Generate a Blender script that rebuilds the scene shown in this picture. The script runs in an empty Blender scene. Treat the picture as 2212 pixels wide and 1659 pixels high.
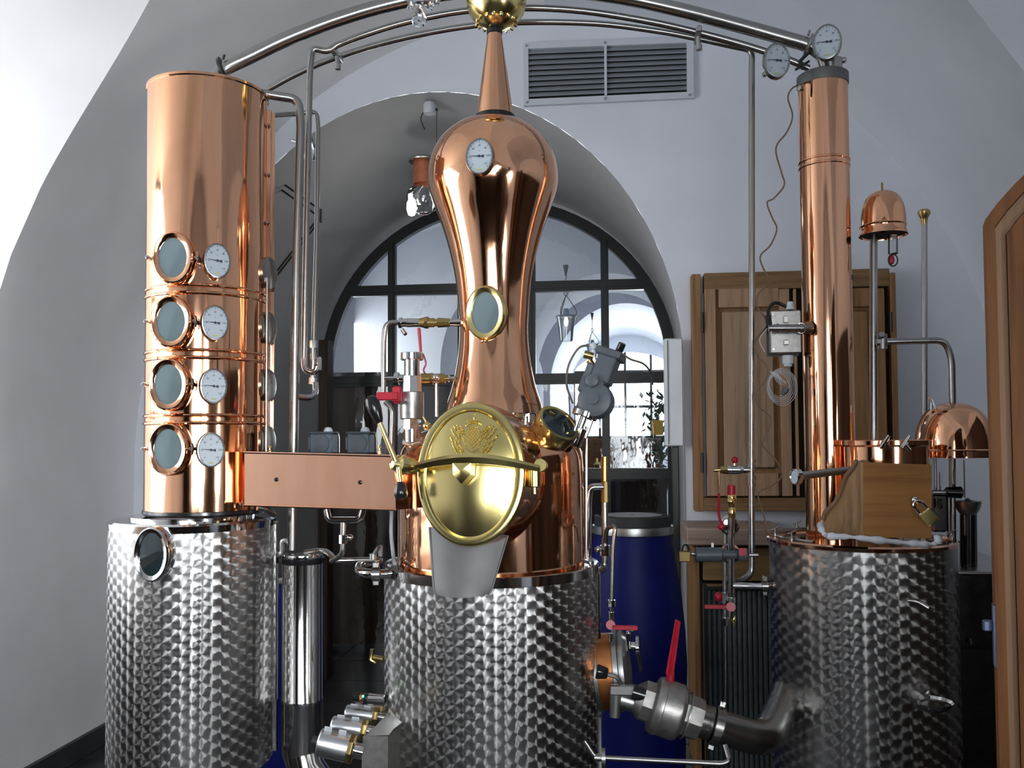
import bpy, math, random
from mathutils import Vector, Matrix, Euler
random.seed(7)
C = bpy.context.scene.collection
SC = bpy.context.scene
PI = math.pi
R = math.radians

# ---------------------------------------------------------------- camera
F = 1900.0                       # focal length in pixels of the 2212 x 1659 frame
YAW, PITCH, ROLL, SHIFT = R(6.5), R(2.2), R(-0.33), 47.5
EYE = Vector((0, 0, 1.55))
_M = (Matrix.Rotation(YAW, 3, 'Z') @ Matrix.Rotation(PI/2 + PITCH, 3, 'X') @ Matrix.Rotation(ROLL, 3, 'Z'))
cam_d = bpy.data.cameras.new('camera'); cam = bpy.data.objects.new('camera', cam_d); C.objects.link(cam)
cam.matrix_world = Matrix.Translation(EYE) @ _M.to_4x4()
cam_d.sensor_fit = 'HORIZONTAL'; cam_d.sensor_width = 36.0
cam_d.lens = 36.0 * F / 2212.0
cam_d.shift_y = SHIFT / 2212.0
cam_d.clip_start = 0.05; cam_d.clip_end = 200
SC.camera = cam

# ---------------------------------------------------------------- light
SC.view_settings.view_transform = 'Standard'
SC.view_settings.look = 'None'
SC.view_settings.gamma = 1.0
SC.view_settings.use_curve_mapping = False
SC.view_settings.exposure = 0.15
SC.cycles.max_bounces = 10
SC.cycles.diffuse_bounces = 8
SC.cycles.glossy_bounces = 6
SC.cycles.transparent_max_bounces = 12
SC.cycles.caustics_reflective = False
SC.cycles.caustics_refractive = False
SC.cycles.sample_clamp_indirect = 6.0
W = bpy.data.worlds.new('daylight'); SC.world = W; W.use_nodes = True
_bg = W.node_tree.nodes['Background']
_bg.inputs[0].default_value = (0.88, 0.94, 1.0, 1); _bg.inputs[1].default_value = 5.0

def daylight(name, loc, direction, sx, sy, power, color=(0.93, 0.965, 1.0), spread=180):
    l = bpy.data.lights.new(name, 'AREA'); l.shape = 'RECTANGLE'; l.size = sx; l.size_y = sy
    l.energy = power; l.color = color; l.spread = R(spread)
    o = bpy.data.objects.new(name, l); C.objects.link(o); o.location = loc
    o.rotation_euler = Vector(direction).to_track_quat('-Z', 'Z').to_euler()
    return o
daylight('daylight_left_window', (-3.50, 1.62, 2.05), (1, 0.85, 0), 1.4, 1.9, 42)
daylight('daylight_front_window', (-0.35, -2.78, 1.75), (0, 1, 0.0), 1.3, 1.7, 18)
daylight('daylight_right_doorway', (2.15, 0.15, 1.75), (-1, 0.79, 0.0), 0.40, 1.9, 34, spread=90)
daylight('fill_left_wall', (0.78, -2.7, 1.55), (-0.52, 0.85, -0.14), 0.6, 1.9, 33, spread=70)  # added fill lamp aimed at the left wall; no door stands there
daylight('daylight_far_room_window', (1.1, 10.9, 1.9), (0, -1, 0), 1.5, 1.6, 110)
daylight('daylight_far_room_side', (-2.4, 8.0, 2.0), (1, 0, 0), 1.3, 1.8, 45)

# ---------------------------------------------------------------- pixel <-> world
def P(px, py, Y):
    """the point on the ray of photo pixel (px, py) where the room depth is Y"""
    d = _M @ Vector(((px - 1106.0) / F, (829.5 - py + SHIFT) / F, -1.0))
    return EYE + d * (Y / d.y)
def proj(v):
    c = _M.transposed() @ (Vector(v) - EYE)
    return (1106.0 + F * c.x / -c.z, 829.5 + SHIFT - F * c.y / -c.z)
def sc(px, py, Y):
    """metres per photo pixel across the line of sight"""
    return -(_M.transposed() @ (P(px, py, Y) - EYE)).z / F
def scx(px, py, Y):
    return (P(px + 1, py, Y) - P(px, py, Y)).length
def zat(X, Y, py):
    z = 1.5
    for _ in range(4):
        px = proj((X, Y, z))[0]
        z = P(px, py, Y).z
    return z

# ---------------------------------------------------------------- materials
def nodes(name):
    m = bpy.data.materials.new(name); m.use_nodes = True
    nt = m.node_tree
    return m, nt, nt.nodes['Principled BSDF']
def setp(b, color=None, metal=0.0, rough=0.5, **kw):
    if color is not None: b.inputs['Base Color'].default_value = (*color, 1)
    b.inputs['Metallic'].default_value = metal; b.inputs['Roughness'].default_value = rough
    for k, v in kw.items(): b.inputs[k.replace('_', ' ')].default_value = v
def link(nt, a, b): nt.links.new(a, b)
def mth(nt, op, a, b=None, c=None):
    n = nt.nodes.new('ShaderNodeMath'); n.operation = op
    for i, v in enumerate((a, b, c)):
        if v is None: continue
        if isinstance(v, (int, float)): n.inputs[i].default_value = v
        else: link(nt, v, n.inputs[i])
    return n.outputs[0]
def coords(nt, scale=(1, 1, 1), out='Object'):
    t = nt.nodes.new('ShaderNodeTexCoord'); mp = nt.nodes.new('ShaderNodeMapping')
    mp.inputs['Scale'].default_value = scale
    link(nt, t.outputs[out], mp.inputs['Vector']); return mp.outputs[0]
def noise(nt, vec, scale=5, detail=4, rough=0.5):
    n = nt.nodes.new('ShaderNodeTexNoise'); n.inputs['Scale'].default_value = scale
    n.inputs['Detail'].default_value = detail; n.inputs['Roughness'].default_value = rough
    link(nt, vec, n.inputs['Vector']); return n.outputs['Fac']
def ramp(nt, fac, stops):
    r = nt.nodes.new('ShaderNodeValToRGB'); e = r.color_ramp.elements
    while len(e) < len(stops): e.new(0.5)
    for i, (p, c) in enumerate(stops): e[i].position = p; e[i].color = (*c, 1)
    link(nt, fac, r.inputs[0]); return r.outputs[0]
def bump(nt, b, h, strength=0.2, dist=0.01):
    n = nt.nodes.new('ShaderNodeBump'); n.inputs['Strength'].default_value = strength
    n.inputs['Distance'].default_value = dist
    link(nt, h, n.inputs['Height']); link(nt, n.outputs[0], b.inputs['Normal'])
def rrange(nt, b, fac, lo, hi):
    n = nt.nodes.new('ShaderNodeMapRange'); n.inputs['To Min'].default_value = lo; n.inputs['To Max'].default_value = hi
    link(nt, fac, n.inputs['Value']); link(nt, n.outputs[0], b.inputs['Roughness'])

def plain(name, color, rough=0.5, metal=0.0, nscale=30, var=0.15, bumps=0.0, **kw):
    m, nt, b = nodes(name); setp(b, color, metal, rough, **kw)
    v = coords(nt); f = noise(nt, v, nscale, 3)
    lo = tuple(c * (1 - var) for c in color); hi = tuple(min(1, c * (1 + var)) for c in color)
    link(nt, ramp(nt, f, [(0.3, lo), (0.7, hi)]), b.inputs['Base Color'])
    if bumps: bump(nt, b, f, bumps, 0.003)
    return m
def metal(name, color, r0=0.05, r1=0.15, stretch=(3, 3, 0.6), tint=None, wob=0.03):
    """polished metal: faint hammering, smears in the polish and a tarnish tint"""
    m, nt, b = nodes(name); setp(b, color, 1.0, r0)
    v = coords(nt, stretch); f = noise(nt, v, 4, 5, 0.6)
    rrange(nt, b, f, r0, r1)
    if tint:
        g = noise(nt, coords(nt, stretch), 2.2, 4, 0.6)
        link(nt, ramp(nt, g, [(0.35, color), (0.75, tint)]), b.inputs['Base Color'])
    w = noise(nt, coords(nt, (1, 1, 0.8)), 7, 2, 0.4)
    bump(nt, b, w, wob, 0.05)
    return m
def marbled(name, radius, size):
    """circular-ground stainless sheet: overlapping rows of round brushed spots; the grooves turn the
    anisotropic highlight round each spot's own centre"""
    m, nt, b = nodes(name); setp(b, (0.46, 0.45, 0.44), 1.0, 0.33)
    t = nt.nodes.new('ShaderNodeTexCoord'); s = nt.nodes.new('ShaderNodeSeparateXYZ')
    link(nt, t.outputs['Object'], s.inputs[0])
    ang = mth(nt, 'ARCTAN2', s.outputs[1], s.outputs[0])
    u = mth(nt, 'MULTIPLY', ang, radius / size[0])
    v = mth(nt, 'DIVIDE', s.outputs[2], size[1])
    col_ = mth(nt, 'FLOOR', u); k = size[0] / size[1]
    def cell(c):
        off = mth(nt, 'MULTIPLY', mth(nt, 'MODULO', mth(nt, 'ABSOLUTE', c), 2.0), 0.5)
        vv = mth(nt, 'SUBTRACT', v, off)
        dv = mth(nt, 'SUBTRACT', vv, mth(nt, 'ROUND', vv))
        du = mth(nt, 'MULTIPLY', mth(nt, 'SUBTRACT', u, c), k)
        d = mth(nt, 'SQRT', mth(nt, 'ADD', mth(nt, 'MULTIPLY', du, du), mth(nt, 'MULTIPLY', dv, dv)))
        return du, dv, d
    a1 = cell(col_); a2 = cell(mth(nt, 'ADD', col_, 1.0))
    sel = mth(nt, 'LESS_THAN', a1[2], 0.58)
    def pick(x, y):
        return mth(nt, 'ADD', mth(nt, 'MULTIPLY', x, sel), mth(nt, 'MULTIPLY', y, mth(nt, 'SUBTRACT', 1.0, sel)))
    du, dv, dd = (pick(a1[i], a2[i]) for i in range(3))
    # across the grooves: du * U + dv * Z, U the direction round the shell
    g = nt.nodes.new('ShaderNodeNewGeometry')
    cr = nt.nodes.new('ShaderNodeVectorMath'); cr.operation = 'CROSS_PRODUCT'
    cr.inputs[0].default_value = (0, 0, 1); link(nt, g.outputs['Normal'], cr.inputs[1])
    s1 = nt.nodes.new('ShaderNodeVectorMath'); s1.operation = 'SCALE'
    link(nt, cr.outputs[0], s1.inputs[0]); link(nt, du, s1.inputs['Scale'])
    cz = nt.nodes.new('ShaderNodeCombineXYZ'); link(nt, dv, cz.inputs[2])
    ad = nt.nodes.new('ShaderNodeVectorMath'); ad.operation = 'ADD'
    link(nt, s1.outputs[0], ad.inputs[0]); link(nt, cz.outputs[0], ad.inputs[1])
    nm = nt.nodes.new('ShaderNodeVectorMath'); nm.operation = 'NORMALIZE'; link(nt, ad.outputs[0], nm.inputs[0])
    b.inputs['Anisotropic'].default_value = 0.85
    link(nt, nm.outputs[0], b.inputs['Tangent'])
    h = mth(nt, 'ADD', mth(nt, 'MULTIPLY', dd, 0.25), mth(nt, 'MULTIPLY', sel, 0.10))
    bump(nt, b, h, 0.06, size[1] * 0.2)
    return m
def wood(name, c1, c2, scale=1.0, axis='Z', rough=0.55):
    m, nt, b = nodes(name); setp(b, c1, 0, rough, Specular_IOR_Level=0.22)
    st = {'Z': (14, 14, 0.7), 'X': (0.7, 14, 14), 'Y': (14, 0.7, 14)}[axis]
    v = coords(nt, tuple(s * scale for s in st))
    f = noise(nt, v, 3.0, 5, 0.62)
    link(nt, ramp(nt, f, [(0.33, c2), (0.5, c1), (0.68, tuple(min(1, x * 1.15) for x in c1))]), b.inputs['Base Color'])
    bump(nt, b, f, 0.12, 0.004)
    return m
def glassy(name, tint=(0.9, 0.95, 0.95), amt=0.06, rough=0.02, wav=0.0):
    """thin clear glass: lets light straight through and mirrors a little more at grazing angles"""
    m = bpy.data.materials.new(name); m.use_nodes = True; nt = m.node_tree
    nt.nodes.remove(nt.nodes['Principled BSDF']); out = nt.nodes['Material Output']
    tr = nt.nodes.new('ShaderNodeBsdfTransparent'); tr.inputs[0].default_value = (*tint, 1)
    gl = nt.nodes.new('ShaderNodeBsdfGlossy'); gl.inputs['Roughness'].default_value = rough
    fr = nt.nodes.new('ShaderNodeFresnel'); fr.inputs[0].default_value = 1.5
    mx = nt.nodes.new('ShaderNodeMixShader')
    f = mth(nt, 'ADD', fr.outputs[0], amt)
    link(nt, f, mx.inputs[0]); link(nt, tr.outputs[0], mx.inputs[1]); link(nt, gl.outputs[0], mx.inputs[2])
    if wav:
        v = coords(nt, (1, 1, 0.6)); n = noise(nt, v, 5, 3)
        bp = nt.nodes.new('ShaderNodeBump'); bp.inputs['Strength'].default_value = wav; bp.inputs['Distance'].default_value = 0.05
        link(nt, n, bp.inputs['Height']); link(nt, bp.outputs[0], gl.inputs['Normal'])
    link(nt, mx.outputs[0], out.inputs[0]); return m
def emit(name, color, strength):
    m, nt, b = nodes(name); setp(b, color, 0, 0.5)
    b.inputs['Emission Color'].default_value = (*color, 1); b.inputs['Emission Strength'].default_value = strength
    return m
COPPER = metal('polished_copper', (0.93, 0.52, 0.32), 0.04, 0.12, tint=(0.82, 0.41, 0.23))
COPPER_D = metal('worn_copper', (0.88, 0.52, 0.36), 0.07, 0.16, tint=(0.74, 0.39, 0.25))
BRASS = metal('polished_brass', (0.90, 0.76, 0.34), 0.13, 0.24, tint=(0.80, 0.66, 0.25))
BRASS_D = metal('dull_brass', (0.45, 0.33, 0.13), 0.22, 0.35)
STEEL = metal('stainless_steel', (0.36, 0.355, 0.34), 0.20, 0.32)
STEEL_P = metal('polished_stainless', (0.68, 0.67, 0.66), 0.05, 0.12)
STEEL_B = metal('brushed_stainless', (0.42, 0.42, 0.41), 0.28, 0.42)
CAST = plain('sandblasted_steel', (0.36, 0.35, 0.33), 0.38, 0.9, 60, 0.12, 0.2)
ZINC = plain('matt_zinc_plate', (0.15, 0.15, 0.15), 0.55, 0.6, 12, 0.12)
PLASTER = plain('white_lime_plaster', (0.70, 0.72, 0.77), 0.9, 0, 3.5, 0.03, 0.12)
PLASTER_S = plain('lit_side_plaster', (0.87, 0.86, 0.86), 0.9, 0, 3.5, 0.03, 0.12)  # left wall's extra light put into a lighter plaster colour
PLASTER_W = plain('shaded_white_plaster', (0.46, 0.455, 0.45), 0.9, 0, 5, 0.04, 0.12)  # the passage's shade is put into this darker plaster colour
FLOOR_M = plain('dark_stone_tiles', (0.030, 0.030, 0.032), 0.35, 0, 6, 0.35, 0.1)
BASE_M = plain('dark_stone_skirting', (0.035, 0.035, 0.037), 0.5, 0, 8, 0.2)
BLACK = plain('black_painted_steel', (0.012, 0.014, 0.013), 0.38, 0, 20, 0.2)
BLACKP = plain('black_plastic', (0.012, 0.012, 0.013), 0.18, 0, 20, 0.1)
RUBBER = plain('black_rubber', (0.02, 0.02, 0.02), 0.6, 0, 20, 0.1)
RED = plain('red_coated_lever', (0.45, 0.012, 0.03), 0.35, 0, 25, 0.12)
BLUE = plain('blue_plastic_drum', (0.004, 0.007, 0.10), 0.5, 0, 8, 0.15, Specular_IOR_Level=0.2)
GREYP = plain('grey_motor_housing', (0.085, 0.10, 0.115), 0.45, 0, 25, 0.1)
GREY_W = plain('weathered_grey_plastic', (0.10, 0.14, 0.17), 0.5, 0, 22, 0.45)
WHITEP = plain('white_plastic', (0.62, 0.65, 0.67), 0.4, 0, 20, 0.05)
DIAL = plain('gauge_dial_white', (0.44, 0.50, 0.55), 0.35, 0, 10, 0.03)
INK = plain('black_dial_print', (0.02, 0.025, 0.05), 0.5, 0, 10, 0.05)
YELL = plain('yellow_dial_mark', (0.50, 0.52, 0.14), 0.5, 0, 10, 0.05)
YELLOW = plain('yellow_box_paint', (0.75, 0.42, 0.02), 0.5, 0, 10, 0.05)
OAK = wood('oiled_larch', (0.28, 0.145, 0.06), (0.17, 0.085, 0.034))
OAK_L = wood('pale_larch_stile', (0.38, 0.235, 0.14), (0.28, 0.165, 0.09))
OAK_H = wood('larch_rail', (0.23, 0.13, 0.06), (0.15, 0.08, 0.034), axis='X')
OAK_P = wood('larch_panel', (0.36, 0.24, 0.155), (0.24, 0.145, 0.085), 0.9)
DOORW = wood('brown_door_wood', (0.13, 0.050, 0.013), (0.075, 0.027, 0.007))
DOORE = wood('pale_door_edge', (0.24, 0.14, 0.08), (0.18, 0.10, 0.055), 0.7)
BOXW = wood('honey_box_wood', (0.36, 0.17, 0.05), (0.27, 0.12, 0.034), 0.8, 'X')
BOXW_E = wood('box_end_grain', (0.30, 0.175, 0.085), (0.17, 0.095, 0.045), 1.3)
DARKW = wood('dark_cupboard_wood', (0.035, 0.022, 0.014), (0.02, 0.012, 0.008))
BROWNW = wood('brown_counter_wood', (0.16, 0.09, 0.045), (0.09, 0.05, 0.02), axis='X')
PANE = glassy('window_glass', (0.93, 0.95, 0.96), 0.02, 0.01, 0.07)
CLEAR = glassy('clear_lamp_glass', (0.90, 0.93, 0.95), 0.12, 0.03)
SIGHT = plain('dark_sight_glass', (0.014, 0.028, 0.032), 0.03, 0.25, 6, 0.2, **{'Specular_IOR_Level': 0.9, 'Coat_Weight': 1.0})
SIGHT_M = plain('reflection_tinted_glass', (0.26, 0.34, 0.36), 0.04, 0.45, 4, 0.15)  # grey-blue base colour stands in for the bright wall mirrored in the glass
ORANGE = metal('orange_copper_port', (0.72, 0.28, 0.10), 0.28, 0.4)
CLOTH = plain('white_cotton_towel', (0.62, 0.64, 0.68), 0.9, 0, 90, 0.06, 0.4)
GREEN = plain('green_leaves', (0.03, 0.085, 0.04), 0.5, 0, 20, 0.5)
WIRE = plain('grey_cable', (0.16, 0.13, 0.11), 0.5, 0, 20, 0.2)
WIREC = plain('copper_brown_cable', (0.20, 0.11, 0.06), 0.5, 0, 20, 0.2)
WIREW = plain('white_cable', (0.62, 0.62, 0.62), 0.4, 0, 20, 0.1)
PATINA = plain('grey_patina', (0.22, 0.23, 0.24), 0.35, 0.8, 20, 0.4)
BULB = emit('glowing_bulb', (1.0, 0.97, 0.92), 30)
# ---------------------------------------------------------------- mesh building (world coordinates)
class MB:
    def __init__(s): s.v = []; s.f = []
    def add(s, vs, fs, M=None):
        n = len(s.v)
        s.v += [(M @ Vector(v)) if M is not None else Vector(v) for v in vs]
        s.f += [tuple(i + n for i in f) for f in fs]
        return s
    def lathe(s, prof, M=None, n=48, sx=1.0, sy=1.0, a0=0.0, a1=2*PI, cap=True):
        """prof: (r, z); revolved about local Z"""
        full = abs(a1 - a0 - 2*PI) < 1e-6
        m = n if full else n + 1
        vs, fs = [], []
        for r, z in prof:
            for k in range(m):
                a = a0 + (a1 - a0) * k / n
                vs.append((r*math.cos(a)*sx, r*math.sin(a)*sy, z))
        for i in range(len(prof)-1):
            for k in range(n):
                k2 = (k+1) % m if full else k+1
                fs.append((i*m+k, i*m+k2, (i+1)*m+k2, (i+1)*m+k))
        if full and cap:
            if prof[0][0] > 1e-5: fs.append(tuple(range(m))[::-1])
            if prof[-1][0] > 1e-5: fs.append(tuple((len(prof)-1)*m + k for k in range(m)))
        return s.add(vs, fs, M)
    def box(s, c, d, M=None, bev=0.0):
        cx, cy, cz = c; x, y, z = d[0]/2, d[1]/2, d[2]/2
        if not bev:
            vs = [(cx+i*x, cy+j*y, cz+k*z) for i in (-1, 1) for j in (-1, 1) for k in (-1, 1)]
            fs = [(0,1,3,2),(4,6,7,5),(0,4,5,1),(2,3,7,6),(0,2,6,4),(1,5,7,3)]
            return s.add(vs, fs, M)
        b = min(bev, x*.9, y*.9, z*.9)
        # chamfered box: an octagon-in-section block with chamfered ends
        vs = []; rings = [(-z, b), (-z+b, 0), (z-b, 0), (z, b)]
        for zz, q in rings:
            X, Y_ = x-q, y-q
            vs += [(cx+a, cy+e, cz+zz) for a, e in ((X-b*.7, -Y_), (X, -Y_+b*.7), (X, Y_-b*.7), (X-b*.7, Y_), (-X+b*.7, Y_), (-X, Y_-b*.7), (-X, -Y_+b*.7), (-X+b*.7, -Y_))]
        fs = [tuple(range(8))[::-1], tuple(range(24, 32))]
        for i in range(3):
            for k in range(8): fs.append((i*8+k, i*8+(k+1) % 8, (i+1)*8+(k+1) % 8, (i+1)*8+k))
        return s.add(vs, fs, M)
    def prism(s, pts, y0, y1, M=None):
        """outline in local XZ, from y0 to y1"""
        n = len(pts)
        vs = [(a, y0, b) for a, b in pts] + [(a, y1, b) for a, b in pts]
        fs = [tuple(range(n)), tuple(range(n, 2*n))[::-1]] + [(k, n+k, n+(k+1) % n, (k+1) % n) for k in range(n)]
        return s.add(vs, fs, M)
    def tube(s, pts, r, n=14, cap=True, closed=False):
        pts = [Vector(p) for p in pts]
        L = len(pts); rs = r if isinstance(r, (list, tuple)) else [r]*L
        up = None; vs, fs = [], []
        for i, p in enumerate(pts):
            if closed: t = pts[(i+1) % L] - pts[i-1]
            else: t = (pts[min(i+1, L-1)] - pts[max(i-1, 0)])
            t = t.normalized() if t.length > 1e-9 else Vector((0, 0, 1))
            if up is None:
                up = Vector((0, 0, 1)) if abs(t.z) < .9 else Vector((0, 1, 0))
            a = up - t*up.dot(t); a.normalize(); up = a; b = t.cross(a)
            for k in range(n):
                q = 2*PI*k/n
                vs.append(p + a*(rs[i]*math.cos(q)) + b*(rs[i]*math.sin(q)))
        for i in range(L if closed else L-1):
            j = (i+1) % L
            for k in range(n): fs.append((i*n+k, i*n+(k+1) % n, j*n+(k+1) % n, j*n+k))
        if cap and not closed: fs += [tuple(range(n))[::-1], tuple((L-1)*n+k for k in range(n))]
        return s.add(vs, fs)
    def cyl(s, a, b, r, r2=None, n=24, ch=0.0):
        a, b = Vector(a), Vector(b)
        if r2 is None: r2 = r
        d = b-a; L = d.length; M = frame(a, d)
        if ch: prof = [(r-ch, 0), (r, ch), (r2, L-ch), (r2-ch, L)]
        else: prof = [(r, 0), (r2, L)]
        return s.lathe(prof, M, n)
    def ball(s, c, r, sx=1, sy=1, sz=1, n=24):
        prof = [(max(1e-6, r*math.sin(PI*i/14)), -r*math.cos(PI*i/14)*sz) for i in range(15)]
        return s.lathe(prof, Matrix.Translation(Vector(c)), n, sx, sy, cap=False)
    def strip(s, rows):
        """grid surface from rows of points"""
        m = len(rows[0]); vs = [p for r_ in rows for p in r_]; fs = []
        for i in range(len(rows)-1):
            for k in range(m-1): fs.append((i*m+k, i*m+k+1, (i+1)*m+k+1, (i+1)*m+k))
        return s.add(vs, fs)
def frame(o, z, x=None):
    """matrix at o whose local Z points along z"""
    z = Vector(z).normalized()
    if x is None: x = Vector((1, 0, 0)) if abs(z.x) < .9 else Vector((0, 0, 1))
    x = Vector(x); x = (x - z*x.dot(z)).normalized(); y = z.cross(x)
    M = Matrix((x, y, z)).transposed().to_4x4(); M.translation = Vector(o); return M
def facing(o, n, up=(0, 0, 1)):
    """local XZ plane is the face (X across, Z up), local -Y points to n"""
    n = Vector(n).normalized(); up = Vector(up); u = (up - n*up.dot(n)).normalized(); x = u.cross(n) * -1.0
    x = (-n).cross(u).normalized()
    M = Matrix((x, -n, u)).transposed().to_4x4(); M.translation = Vector(o); return M
def fillet(pts, rad, n=7):
    pts = [Vector(p) for p in pts]; out = [pts[0]]
    for i in range(1, len(pts)-1):
        p, a, b = pts[i], pts[i-1], pts[i+1]
        u = (a-p); v = (b-p); q = min(rad, u.length*.48, v.length*.48)
        s, e = p + u.normalized()*q, p + v.normalized()*q
        for k in range(n+1):
            t = k/n; out.append(s*(1-t)**2 + p*2*t*(1-t) + e*t*t)
    out.append(pts[-1]); return out
def spline(pts, n=8):
    pts = [Vector(p) for p in pts]; q = [pts[0]*2-pts[1]] + pts + [pts[-1]*2-pts[-2]]; out = []
    for i in range(1, len(q)-2):
        for k in range(n):
            t = k/n; a, b, c, d = q[i-1], q[i], q[i+1], q[i+2]
            out.append(0.5*((2*b) + (c-a)*t + (2*a-5*b+4*c-d)*t*t + (3*b-a-3*c+d)*t**3))
    out.append(pts[-1]); return out

WL = {}
def obj(name, mb, mat, parent=None, label=None, cat=None, group=None, loc=None, kind=None, sharp=34):
    me = bpy.data.meshes.new(name)
    base = WL[parent.name] if parent is not None else (Vector(loc) if loc is not None else None)
    if base is None:
        n = len(mb.v); lo = Vector((min(v.x for v in mb.v), min(v.y for v in mb.v), min(v.z for v in mb.v)))
        hi = Vector((max(v.x for v in mb.v), max(v.y for v in mb.v), max(v.z for v in mb.v)))
        base = Vector(((lo.x+hi.x)/2, (lo.y+hi.y)/2, lo.z))
    me.from_pydata([tuple(v-base) for v in mb.v], [], mb.f); me.update()
    import bmesh
    bm = bmesh.new(); bm.from_mesh(me); bmesh.ops.recalc_face_normals(bm, faces=bm.faces); bm.to_mesh(me); bm.free()
    me.shade_smooth(); me.set_sharp_from_angle(angle=R(sharp))
    me.materials.append(mat)
    o = bpy.data.objects.new(name, me); C.objects.link(o)
    if parent is not None: o.parent = parent; WL[o.name] = base
    else: o.location = base; WL[o.name] = base
    if label: o['label'] = label
    if cat: o['category'] = cat
    if group: o['group'] = group
    if kind: o['kind'] = kind
    return o
def thing(name, label, cat, loc, group=None):
    o = bpy.data.objects.new(name, None); C.objects.link(o); o.location = loc
    o.empty_display_size = 0.1
    o['label'] = label; o['category'] = cat
    if group: o['group'] = group
    WL[o.name] = Vector(loc); return o
def struct(name, mb, mat, label=None):
    return obj(name, mb, mat, None, label, kind='structure')
def pipe(name, label, pts, rpx, mat=None, Y=None, rad=0.05, cat='pipe', group=None, smooth=False, parent=None):
    """pts: (px, py[, Y]) ; rpx: radius in photo pixels"""
    q = [P(p[0], p[1], p[2] if len(p) > 2 else Y) for p in pts]
    r = rpx * sc(pts[0][0], pts[0][1], pts[0][2] if len(pts[0]) > 2 else Y)
    q = spline(q) if smooth else fillet(q, rad)
    return obj(name, MB().tube(q, r), mat or STEEL, parent, label, cat if parent is None else None, group)
_glyph = {}
def glyph(txt):
    if txt not in _glyph:
        cu = bpy.data.curves.new('glyph', 'FONT'); cu.body = txt; cu.size = 1.0; cu.align_x = 'CENTER'; cu.align_y = 'CENTER'
        cu.resolution_u = 2
        o = bpy.data.objects.new('glyph', cu); me = o.to_mesh()
        _glyph[txt] = ([tuple(v.co) for v in me.vertices], [tuple(p.vertices) for p in me.polygons])
        o.to_mesh_clear(); bpy.data.objects.remove(o); bpy.data.curves.remove(cu)
    return _glyph[txt]
def put_text(mb, txt, M, x, z, size, y=0.0, sx=1.0):
    vs, fs = glyph(txt)
    mb.add([(x + v[0]*size*sx, y, z + v[1]*size) for v in vs], fs, M)
# ---------------------------------------------------------------- the vaulted room
XC, VA, ZS, VB, YB, YF = -0.33, 2.296, 1.40, 2.43, 4.6, -2.8
def vault_x(z, side):
    return XC + side*(VA if z <= ZS else VA*math.sqrt(max(0, 1-((z-ZS)/VB)**2)))
BAY_YC, BAY_H, BAY_TOP, BAY_Z0, SILL = 1.90, 1.44, 3.66, 2.6, 0.95
def bay_y(z):
    if z < BAY_Z0: return BAY_H
    q = min(1, (z-BAY_Z0)/(BAY_TOP-BAY_Z0)); return BAY_H*(1-q**3)**(1/3)
def side_shell(side, sill):
    """side wall and its half of the barrel vault, cut by the window bay"""
    zs = [0, sill] + [sill + (ZS-sill)*k/3 for k in range(1, 4)]
    top = []
    k = 0
    for i in range(1, 61):
        t = (PI/2)*i/60; top.append(ZS + VB*math.sin(t))
    zs += top
    zs = sorted(set([round(z, 5) for z in zs] + [BAY_TOP]))
    far, near, both = [], [], []
    mb = MB()
    def row(z, y0, y1, n=8):
        x = vault_x(z, side)
        return [Vector((x, y0 + (y1-y0)*k/n, z)) for k in range(n+1)]
    for a, b in zip(zs[:-1], zs[1:]):
        if b <= sill + 1e-6 or a >= BAY_TOP - 1e-6:
            mb.strip([row(a, YF, YB), row(b, YF, YB)])
        else:
            mb.strip([row(a, BAY_YC+bay_y(a), YB), row(b, BAY_YC+bay_y(b), YB)])
            mb.strip([row(a, YF, BAY_YC-bay_y(a)), row(b, YF, BAY_YC-bay_y(b))])
    return mb
def weld(o, d=0.0004):
    import bmesh
    bm = bmesh.new(); bm.from_mesh(o.data); bmesh.ops.remove_doubles(bm, verts=bm.verts, dist=d)
    bmesh.ops.recalc_face_normals(bm, faces=bm.faces); bm.to_mesh(o.data); bm.free()
    o.data.shade_smooth(); o.data.set_sharp_from_angle(angle=R(25))
def bay(side, depth, in_h, in_top, sill, in_sill):
    """splayed reveal from the vault edge out to the window opening"""
    zs = [sill + (BAY_Z0-sill)*k/6 for k in range(6)] + [BAY_Z0 + (BAY_TOP-BAY_Z0)*math.sin(PI/2*k/24) for k in range(25)]
    ed = [(BAY_YC+bay_y(z), z) for z in zs]; ed += [(2*BAY_YC-y, z) for y, z in ed[::-1][1:]]
    outer = [Vector((vault_x(z, side), y, z)) for y, z in ed]
    sf = (in_top-in_sill)/(BAY_TOP-sill)
    inner = [Vector((XC+side*depth, BAY_YC+(y-BAY_YC)*in_h/BAY_H, in_sill+(z-sill)*sf)) for y, z in ed]
    rows = [[o.lerp(i, t) for o, i in zip(outer, inner)] for t in (0, .25, .5, .75, 1)]
    mb = MB().strip(rows)
    mb.strip([[outer[0].lerp(inner[0], t) for t in (0, .5, 1)], [outer[-1].lerp(inner[-1], t) for t in (0, .5, 1)]])
    return mb, inner
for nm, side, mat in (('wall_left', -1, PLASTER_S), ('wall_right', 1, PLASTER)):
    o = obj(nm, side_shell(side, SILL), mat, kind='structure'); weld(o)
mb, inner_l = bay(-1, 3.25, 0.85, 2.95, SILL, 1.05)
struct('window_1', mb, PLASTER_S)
mb, inner_r = bay(1, 2.62, 1.25, 3.35, SILL, 0.98)
mb.strip([[Vector((XC+2.62, BAY_YC+1.25, 0.98)), Vector((XC+2.62, BAY_YC+1.25, 3.36))], [Vector((XC+2.62, BAY_YC-1.25, 0.98)), Vector((XC+2.62, BAY_YC-1.25, 3.36))]])
struct('trim_1', mb, PLASTER)
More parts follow.
